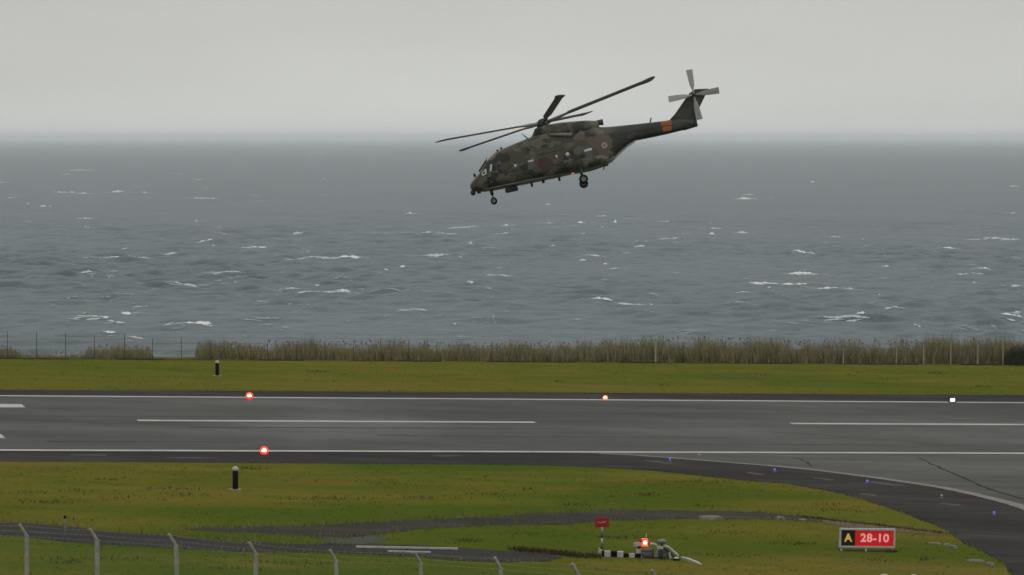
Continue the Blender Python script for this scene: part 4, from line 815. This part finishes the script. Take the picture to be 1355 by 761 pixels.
# exhaust pipes
e1 = cyl_obj('exhaust_pipe', L3(785, 163.5, .2), L3(798, 161.6, .2), .17, MAT['rotor_dark'], heli, r2=.24, n=14)
for s in (1, -1):
    a = L3(726, 178.2, 1.36); b_ = L3(756.5, 178.6, 1.46); a.y *= s; b_.y *= s; a.z = a.z; bm = bmesh.new(); add_cyl(bm, a, b_, .10, .17, 14); ep = obj('exhaust_pipe', bm, MAT['hubgrey'], heli, True); cyl_obj('exhaust_mouth', b_ + Vector((.02, 0, 0)), b_ - Vector((.03, 0, 0)), .12, MAT['rotor_dark'], ep, n=12)
# tail fin
fin = [(884, 161), (893, 151.2), (911.5, 124.3), (919.8, 118.2), (937.5, 117.6), (931, 131), (924.4, 144.6), (920, 148), (921.5, 158), (923.3, 167.2), (905, 173)]
bm = bmesh.new(); pr = [UW(*q) for q in fin]; A = [bm.verts.new((-u, .13, w)) for u, w in pr]; B = [bm.verts.new((-u, -.13, w)) for u, w in pr]
bm.faces.new(A); bm.faces.new(B[::-1])
for i in range(len(A)): bm.faces.new((A[i], B[i], B[(i + 1) % len(A)], A[(i + 1) % len(A)]))
bmesh.ops.bevel(bm, geom=[e for e in bm.edges if abs(e.verts[0].co.y - e.verts[1].co.y) < .01], offset=.09, segments=2, affect='EDGES'); obj('tail_fin', bm, MAT['camo'], heli)
u, w = UW(912, 163, -.2); bm = bmesh.new()
vv = [(-u + .45, -.15, w), (-u - .35, -.15, w - .02), (-u - .45, -2.4, w), (-u + .05, -2.4, w + .02)]
A = [bm.verts.new((x, y, z + .05)) for x, y, z in vv]; B = [bm.verts.new((x, y, z - .05)) for x, y, z in vv]; bm.faces.new(A); bm.faces.new(B[::-1])
for i in range(4): bm.faces.new((A[i], B[i], B[(i + 1) % 4], A[(i + 1) % 4]))
obj('tailplane', bm, MAT['camo'], heli)
# sponsons and main gear
SP = [(7.3, .05, -.15, .05, 2), (7.7, .28, -.36, .26, 2.3), (8.4, .42, -.44, .36, 2.6), (9.4, .42, -.44, .36, 2.6), (10.3, .30, -.34, .24, 2.4), (10.8, .10, -.12, .06, 2)]
for s in (1, -1):
    bm = loft(SP, 18); bmesh.ops.translate(bm, verts=bm.verts, vec=(0, s * 1.38, 0)); spn = obj('sponson', bm, MAT['camo'], heli, True)
def wheel(c, r, wd, nm='main_wheel'):
    bm = bmesh.new(); prof_ = [(r * .55, -wd / 2), (r * .85, -wd / 2), (r, -wd * .3), (r, wd * .3), (r * .85, wd / 2), (r * .55, wd / 2)]; ns = 22; rg_ = []
    for i in range(ns):
        a = 2 * math.pi * i / ns; rg_.append([bm.verts.new((c[0] + math.cos(a) * q, c[1] + y, c[2] + math.sin(a) * q)) for q, y in prof_])
    for i in range(ns):
        for j in range(5): bm.faces.new((rg_[i][j], rg_[i][j + 1], rg_[(i + 1) % ns][j + 1], rg_[(i + 1) % ns][j]))
    o = obj(nm, bm, MAT['blackrub'], heli, True); cyl_obj('wheel_rim', (c[0], c[1] - wd * .36, c[2]), (c[0], c[1] + wd * .36, c[2]), r * .57, MAT['hubgrey'], o, n=16); return o
ux, wx_ = UW(772.2, 240, 0)
for s in (1, -1):
    wheel((-ux, s * 1.85, wx_), .345, .26); cyl_obj('gear_strut', (-ux + .05, s * 1.62, -.2), (-ux, s * 1.66, wx_ + .02), .075, MAT['rotor_dark'], heli)
    cyl_obj('axle', (-ux, s * 1.60, wx_), (-ux, s * 1.8, wx_), .06, MAT['rotor_dark'], heli)
un, wn = UW(653.6, 266, 0)
for s in (1, -1): wheel((-un, s * .19, wn), .26, .16, 'nose_wheel')
cyl_obj('nose_strut', (-un + .05, 0, -.30), (-un + .02, 0, -.80), .13, MAT['rotor_dark'], heli); cyl_obj('nose_strut', (-un + .02, 0, -.78), (-un, 0, wn), .05, MAT['rotor_dark'], heli); cyl_obj('nose_axle', (-un, -.14, wn), (-un, .14, wn), .05, MAT['rotor_dark'], heli)
# sensor ball, boxes, antennas
uc, wc = UW(625.6, 254.6, 0); bm = bmesh.new(); add_sph(bm, (-uc - .02, 0, wc - .02), (.21, .21, .23), 14); obj('camera_ball', bm, MAT['rotor_dark'], heli, True); cyl_obj('ball_mount', (-uc - .05, 0, wc), (-uc - .1, 0, wc + .35), .13, MAT['rotor_dark'], heli)
ub, wb = UW(677, 251, 0); box_obj('belly_pod', (-ub, 0, wb), (1.0, .6, .32), MAT['rotor_dark'], heli, bevel=.06)
for (px, py, h_, l_) in ((703.8, 245, .22, .18), (719, 241, .12, .22), (740.2, 237.5, .22, .18), (634, 255, .10, .3)):
    u, w = UW(px, py, 0); box_obj('antenna', (-u, 0, w + .03), (l_, .08, h_ + .1), MAT['rotor_dark'], heli, bevel=.02)
u, w = UW(663.3, 196.5, 0); cyl_obj('antenna', (-u, 0, w - .25), (-u, 0, w + .08), .10, MAT['rotor_dark'], heli, n=10); u, w = UW(658.5, 200.2, 0); box_obj('antenna', (-u, 0, w), (.18, .12, .22), MAT['rotor_dark'], heli)
a = L3(699, 184.5, 0); b_ = L3(690, 176.5, 0); cyl_obj('wire_cutter', a, b_, .06, MAT['rotor_dark'], heli, r2=.02, n=6)
a = L3(860, 164, 0); b_ = L3(861.5, 156, 0); cyl_obj('antenna', a, b_, .05, MAT['rotor_dark'], heli, n=6)
a = L3(806, 217, .3); b_ = L3(804.5, 224, .3); cyl_obj('tail_bumper', a + Vector((.3, 0, .1)), b_ + Vector((.35, 0, .05)), .04, MAT['greypaint'], heli, n=6)
a = L3(801, 218.5, .8); box_obj('ramp_hinge', a, (.42, .3, .16), MAT['rotor_dark'], heli, bevel=.03)
u, w = UW(629.3, 233, 0); box_obj('wiper_pod', (-u + .06, .2, w + .05), (.2, .2, .26), MAT['rotor_dark'], heli, bevel=.03)
# ramp edge strips
for s in (.75, -.75):
    bm = bmesh.new(); q0 = None
    for uu in (10.9, 11.35, 11.96, 12.5, 13.05):
        tp, bt, hw, ex = sect(uu); c = Vector((-uu, s * hw, bt - .02))
        if q0 is not None: add_cyl(bm, q0, c, .028, n=6)
        q0 = c
    obj('ramp_edge', bm, MAT['belly'], heli)
# panels on the port (and starboard) skin following its curve
def skin(name, pts, mat, off=.02, parent=heli, both=False, thick=.03):
    if len(pts) == 4 and (name == 'orange_panel'):
        bm = bmesh.new(); n_ = 6; g_ = []
        for i in range(n_ + 1):
            for j in range(n_ + 1):
                a, b_ = i / n_, j / n_; q = [(1 - a) * ((1 - b_) * pts[0][k] + b_ * pts[3][k]) + a * ((1 - b_) * pts[1][k] + b_ * pts[2][k]) for k in (0, 1)]; y = .4
                for _ in range(5): u, w = UW(q[0], q[1], y); y = side_y(u, w) + off
                g_.append(bm.verts.new((-u, y, w)))
        for i in range(n_):
            for j in range(n_): a = i * (n_ + 1) + j; bm.faces.new((g_[a], g_[a + n_ + 1], g_[a + n_ + 2], g_[a + 1]))
        return obj(name, bm, mat, parent)
    for s in ((1, -1) if both else (1,)):
        bm = bmesh.new(); O = []; I = []
        for (px, py) in pts:
            y = 1.2
            for _ in range(4):
                u, w = UW(px, py, y); y = side_y(u, w) + off
            O.append(bm.verts.new((-u, s * y, w))); I.append(bm.verts.new((-u, s * (y - thick - off), w)))
        bm.faces.new(O); bm.faces.new(I[::-1])
        for i in range(len(O)): bm.faces.new((O[i], I[i], I[(i + 1) % len(O)], O[(i + 1) % len(O)]))
        o = obj(name, bm, mat, parent)
    return o
def circ(px, py, rx, ry, n=16, rot=-12): 
    r0 = R(rot); return [(px + rx * math.cos(a) * math.cos(r0) - ry * math.sin(a) * math.sin(r0), py + rx * math.cos(a) * math.sin(r0) + ry * math.sin(a) * math.cos(r0)) for a in [2 * math.pi * i / n for i in range(n)]]
skin('side_window', [(645.6, 217), (657.2, 215.5), (660.2, 227.5), (646.5, 228.5)], MAT['glassd'], .03, both=True)
skin('window_glare', [(648.6, 217.6), (651.4, 217.3), (650.6, 226), (648.2, 226.4)], MAT['glassl'], .045)  # pale strip laid over the pane as painted sky glare
skin('quarter_window', [(644.8, 234), (650, 234.5), (649.5, 239), (645.5, 239.5)], MAT['glassd'], .03, both=True)
skin('quarter_window', [(637.5, 228.5), (643.5, 222.5), (644, 230), (638.5, 232.5)], MAT['glassl'], .03, both=True)
# windscreen: two sloping panes
for s in (1, -1):
    bm = bmesh.new(); vs = [(-.93, s * .05, 1.08), (-.98, s * .66, 1.00), (-1.70, s * .82, 1.72), (-1.76, s * .05, 1.92)]
    vs = [(x + .06, y, z + .05) for x, y, z in vs]; A = [bm.verts.new(v) for v in vs]; B = [bm.verts.new((x - .05, y, z - .05)) for x, y, z in vs]; bm.faces.new(A); bm.faces.new(B[::-1])
    for i in range(4): bm.faces.new((A[i], B[i], B[(i + 1) % 4], A[(i + 1) % 4]))
    obj('windscreen', bm, MAT['glassl'], heli)
bm = bmesh.new(); add_cyl(bm, (-.86, 0, 1.20), (-1.72, 0, 2.06), .035, n=6); obj('windscreen_post', bm, MAT['rotor_dark'], heli)
bm = bmesh.new(); add_cyl(bm, (-.90, .70, 1.08), (-1.66, .88, 1.80), .035, n=6); obj('windscreen_post', bm, MAT['rotor_dark'], heli)
# cabin windows: bubble panes
for (px, py, rx, ry) in ((681.8, 219.8, 1.9, 2.4), (736.0, 207.6, 1.4, 2.6), (750.3, 204.5, 2.6, 2.6)):
    skin('window_frame', circ(px + .6, py + .3, rx + 1.3, ry + 1.3), MAT['glassd'], .015)
    y = 1.2
    for _ in range(4): u, w = UW(px, py, y); y = side_y(u, w)
    bm = bmesh.new(); add_sph(bm, (-u, y + .01, w + .02), (rx / S, .12, ry / S), 14); obj('bubble_window', bm, MAT['glassl'], heli, True)
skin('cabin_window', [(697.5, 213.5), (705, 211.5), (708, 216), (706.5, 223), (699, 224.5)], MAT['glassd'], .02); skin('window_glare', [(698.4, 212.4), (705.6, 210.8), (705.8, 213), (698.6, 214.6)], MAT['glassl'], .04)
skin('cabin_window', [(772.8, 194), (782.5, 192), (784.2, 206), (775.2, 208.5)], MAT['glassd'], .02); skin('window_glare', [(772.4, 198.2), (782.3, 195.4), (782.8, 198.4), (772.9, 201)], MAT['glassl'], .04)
skin('door_vent', [(713.5, 211.5), (722, 209.5), (722.2, 211), (713.8, 213)], MAT['rotor_dark'], .02)
for (px, py) in ((705.2, 230.5), (739.5, 226)): skin('step_recess', circ(px, py, 1.2, 1.6, 8), MAT['rotor_dark'], .015)
# sliding door seams
for a_, b_ in (((712, 205), (716.5, 234)), ((741.5, 199), (746, 228))): skin('door_seam', [a_, (a_[0] + .7, a_[1] - .1), (b_[0] + .7, b_[1] - .1), b_], MAT['rotor_dark'], .012)
skin('door_rail', [(712, 204.4), (764, 193.2), (764, 194.2), (712, 205.4)], MAT['rotor_dark'], .02)
# roundel: pale disc with a cross
MAT['roundel'] = M_('roundel_white', (.25, .225, .18), .6); MAT['cross'] = M_('roundel_cross', (.12, .065, .05), .6)
skin('roundel', circ(799, 192.3, 4.0, 4.0, 18), MAT['roundel'], .03)
skin('roundel_cross', circ(799, 192.3, 2.6, .55, 8, -12), MAT['cross'], .045); skin('roundel_cross', circ(799, 192.3, 2.6, .55, 8, 78), MAT['cross'], .047)
for i_ in range(6):
    a0, a1 = 812 + i_ * 10.4, 812 + (i_ + 1) * 10.4; f0 = lambda q: 178.2 - (q - 812) * .185
    skin('driveshaft_cover_seam', [(a0, f0(a0)), (a1, f0(a1)), (a1, f0(a1) + 1.3), (a0, f0(a0) + 1.3)], MAT['rotor_dark'], .02)
# orange recognition panels on the boom
skin('orange_panel', [(874.3, 161.3), (888.2, 160.0), (888.4, 165.4), (874.6, 167.0)], MAT['redorange'], .03); skin('orange_panel', [(876, 168.2), (888.4, 166.3), (888.6, 172.6), (877, 174.5)], MAT['orange'], .03)
u, w = UW(757.5, 230.2, 1.2); bm = bmesh.new(); add_sph(bm, (-u, 1.27, w + .05), (.13, .06, .055), 10); obj('nav_light', bm, MAT['navred'], heli, True)
# main rotor
uh, wh = UW(718, 163, 0); hub = Vector((-uh, 0, wh))
cyl_obj('rotor_mast', (-uh, 0, 3.2), (-uh, 0, wh + .1), .62, MAT['rotor_dark'], heli, r2=.30, n=16)
bm = bmesh.new(); add_cyl(bm, (0, 0, -.18), (0, 0, .18), .52, .46, 16); add_sph(bm, (0, 0, .18), (.34, .34, .17), 12)
rot = obj('main_rotor_hub', bm, MAT['rotor_dark'], heli); rot.location = hub; rot.rotation_mode = 'QUATERNION'
DT = R(5.6); rot.rotation_quaternion = Matrix.Rotation(DT, 3, 'Y').to_quaternion()
def blade_bm(Rr, chord, thick):
    bm = bmesh.new(); sta = [(.45, .30, 0, .24), (.9, .38, 0, .26), (1.6, .42, 0, .22), (1.95, .36, 0, .15), (2.2, chord * .92, .0, thick), (2.6, chord, 0, thick), (7.9, chord, 0, thick), (8.35, chord * 1.12, -.03, thick * .8), (8.7, chord * 1.25, .0, thick * .6), (8.95, chord * 1.15, .06, thick * .5), (9.18, chord * .8, .15, thick * .4), (9.3, chord * .4, .24, thick * .3)]
    rr = []
    for (x, c, sw, th) in sta:
        zc = .0045 * x * x * .35; r_ = []
        for (a_, t_) in ((-.5, .0), (-.30, .5), (.0, .45), (.5, .0), (.0, -.35), (-.30, -.4)): r_.append(bm.verts.new((x, c * a_ + sw, zc + th * t_)))
        rr.append(r_)
    for a, b_ in zip(rr, rr[1:]):
        for i in range(6): bm.faces.new((a[i], a[(i + 1) % 6], b_[(i + 1) % 6], b_[i]))
    bm.faces.new(rr[0]); bm.faces.new(rr[-1]); return bm
bl = obj('rotor_blade', blade_bm(9.0, .68, .10), MAT['blade_g'], rot, True); blm = bl.data
phi0 = 7
for i in range(5):
    if i: bl = bpy.data.objects.new('rotor_blade', blm); C.objects.link(bl); bl.parent = rot
    ph = R(phi0 + 72 * i)       # from the tail direction towards port
    ex = Vector((-math.cos(ph), math.sin(ph), 0)); ez = Vector((0, 0, 1)); lead = Vector((-math.sin(ph), -math.cos(ph), 0))   # trailing edge lies towards +phi
    co_ = R(4.4); ex2 = ex * math.cos(co_) + ez * math.sin(co_); trail = lead * -1; pit = R((-15, -6, 1, 6, -8)[i])
    ey = trail * math.cos(pit) - ez * math.sin(pit); ey = (ey - ex2 * ey.dot(ex2)).normalized(); ez2 = ex2.cross(ey); sgn = 1
    Mb = Matrix(((ex2.x, ey.x, ez2.x), (ex2.y, ey.y, ez2.y), (ex2.z, ey.z, ez2.z))); bl.rotation_mode = 'QUATERNION'; bl.rotation_quaternion = Mb.to_quaternion()
    bl.scale = (1.0, 1, 1)
# tail rotor, on the port side of the fin top
ut, wt = UW(917.6, 125.7, .45)
bm = bmesh.new(); add_cyl(bm, (0, -.32, 0), (0, .12, 0), .16, .12, 12); add_sph(bm, (0, .12, 0), (.15, .1, .15), 10); tr = obj('tail_rotor_hub', bm, MAT['rotor_dark'], heli); tr.location = (-ut, .45, wt)
bm = bmesh.new(); rr = []
for (x, c, th) in ((.14, .12, .06), (.45, .18, .05), (.75, .36, .045), (1.2, .44, .04), (1.96, .52, .03)):
    rr.append([bm.verts.new((x, t_ * th, c * a_)) for (a_, t_) in ((-.5, 0), (-.2, .5), (.5, 0), (-.2, -.5))])
for a, b_ in zip(rr, rr[1:]):
    for i in range(4): bm.faces.new((a[i], a[(i + 1) % 4], b_[(i + 1) % 4], b_[i]))
bm.faces.new(rr[0]); bm.faces.new(rr[-1]); MAT['tailblade'] = M_('tail_blade_grey', (.26, .265, .255), .5); tb = obj('tail_rotor_blade', bm, MAT['tailblade'], tr); tbm = tb.data
for i in range(4):
    if i: tb = bpy.data.objects.new('tail_rotor_blade', tbm); C.objects.link(tb); tb.parent = tr
    dx, dy = ((-6, -33), (-33.6, 6), (33.6, -6), (7.5, 33))[i]; fw = -(dx * cP - dy * sP); upw = -(dx * sP + dy * cP); tb.rotation_euler = (R(12), -math.atan2(upw, fw), 0)
# ------------------------------------------------------------------ haze
bm = bmesh.new(); zlo, zhi = -6.0, 90.0
add_box(bm, (0, 79000, (zlo + zhi) / 2), (250000, 164000, zhi - zlo))
haze = obj('haze', bm); mh = bpy.data.materials.new('haze_air'); mh.use_nodes = True; t = mh.node_tree; t.nodes.clear(); o_ = N(t, 'ShaderNodeOutputMaterial'); pv = N(t, 'ShaderNodeVolumePrincipled')
pv.inputs['Color'].default_value = (.91, .945, .97, 1); pv.inputs['Density'].default_value = 4.2e-5; pv.inputs['Anisotropy'].default_value = 0.0
t.links.new(pv.outputs[0], o_.inputs['Volume']); haze.data.materials.append(mh); tag(haze, kind='stuff')
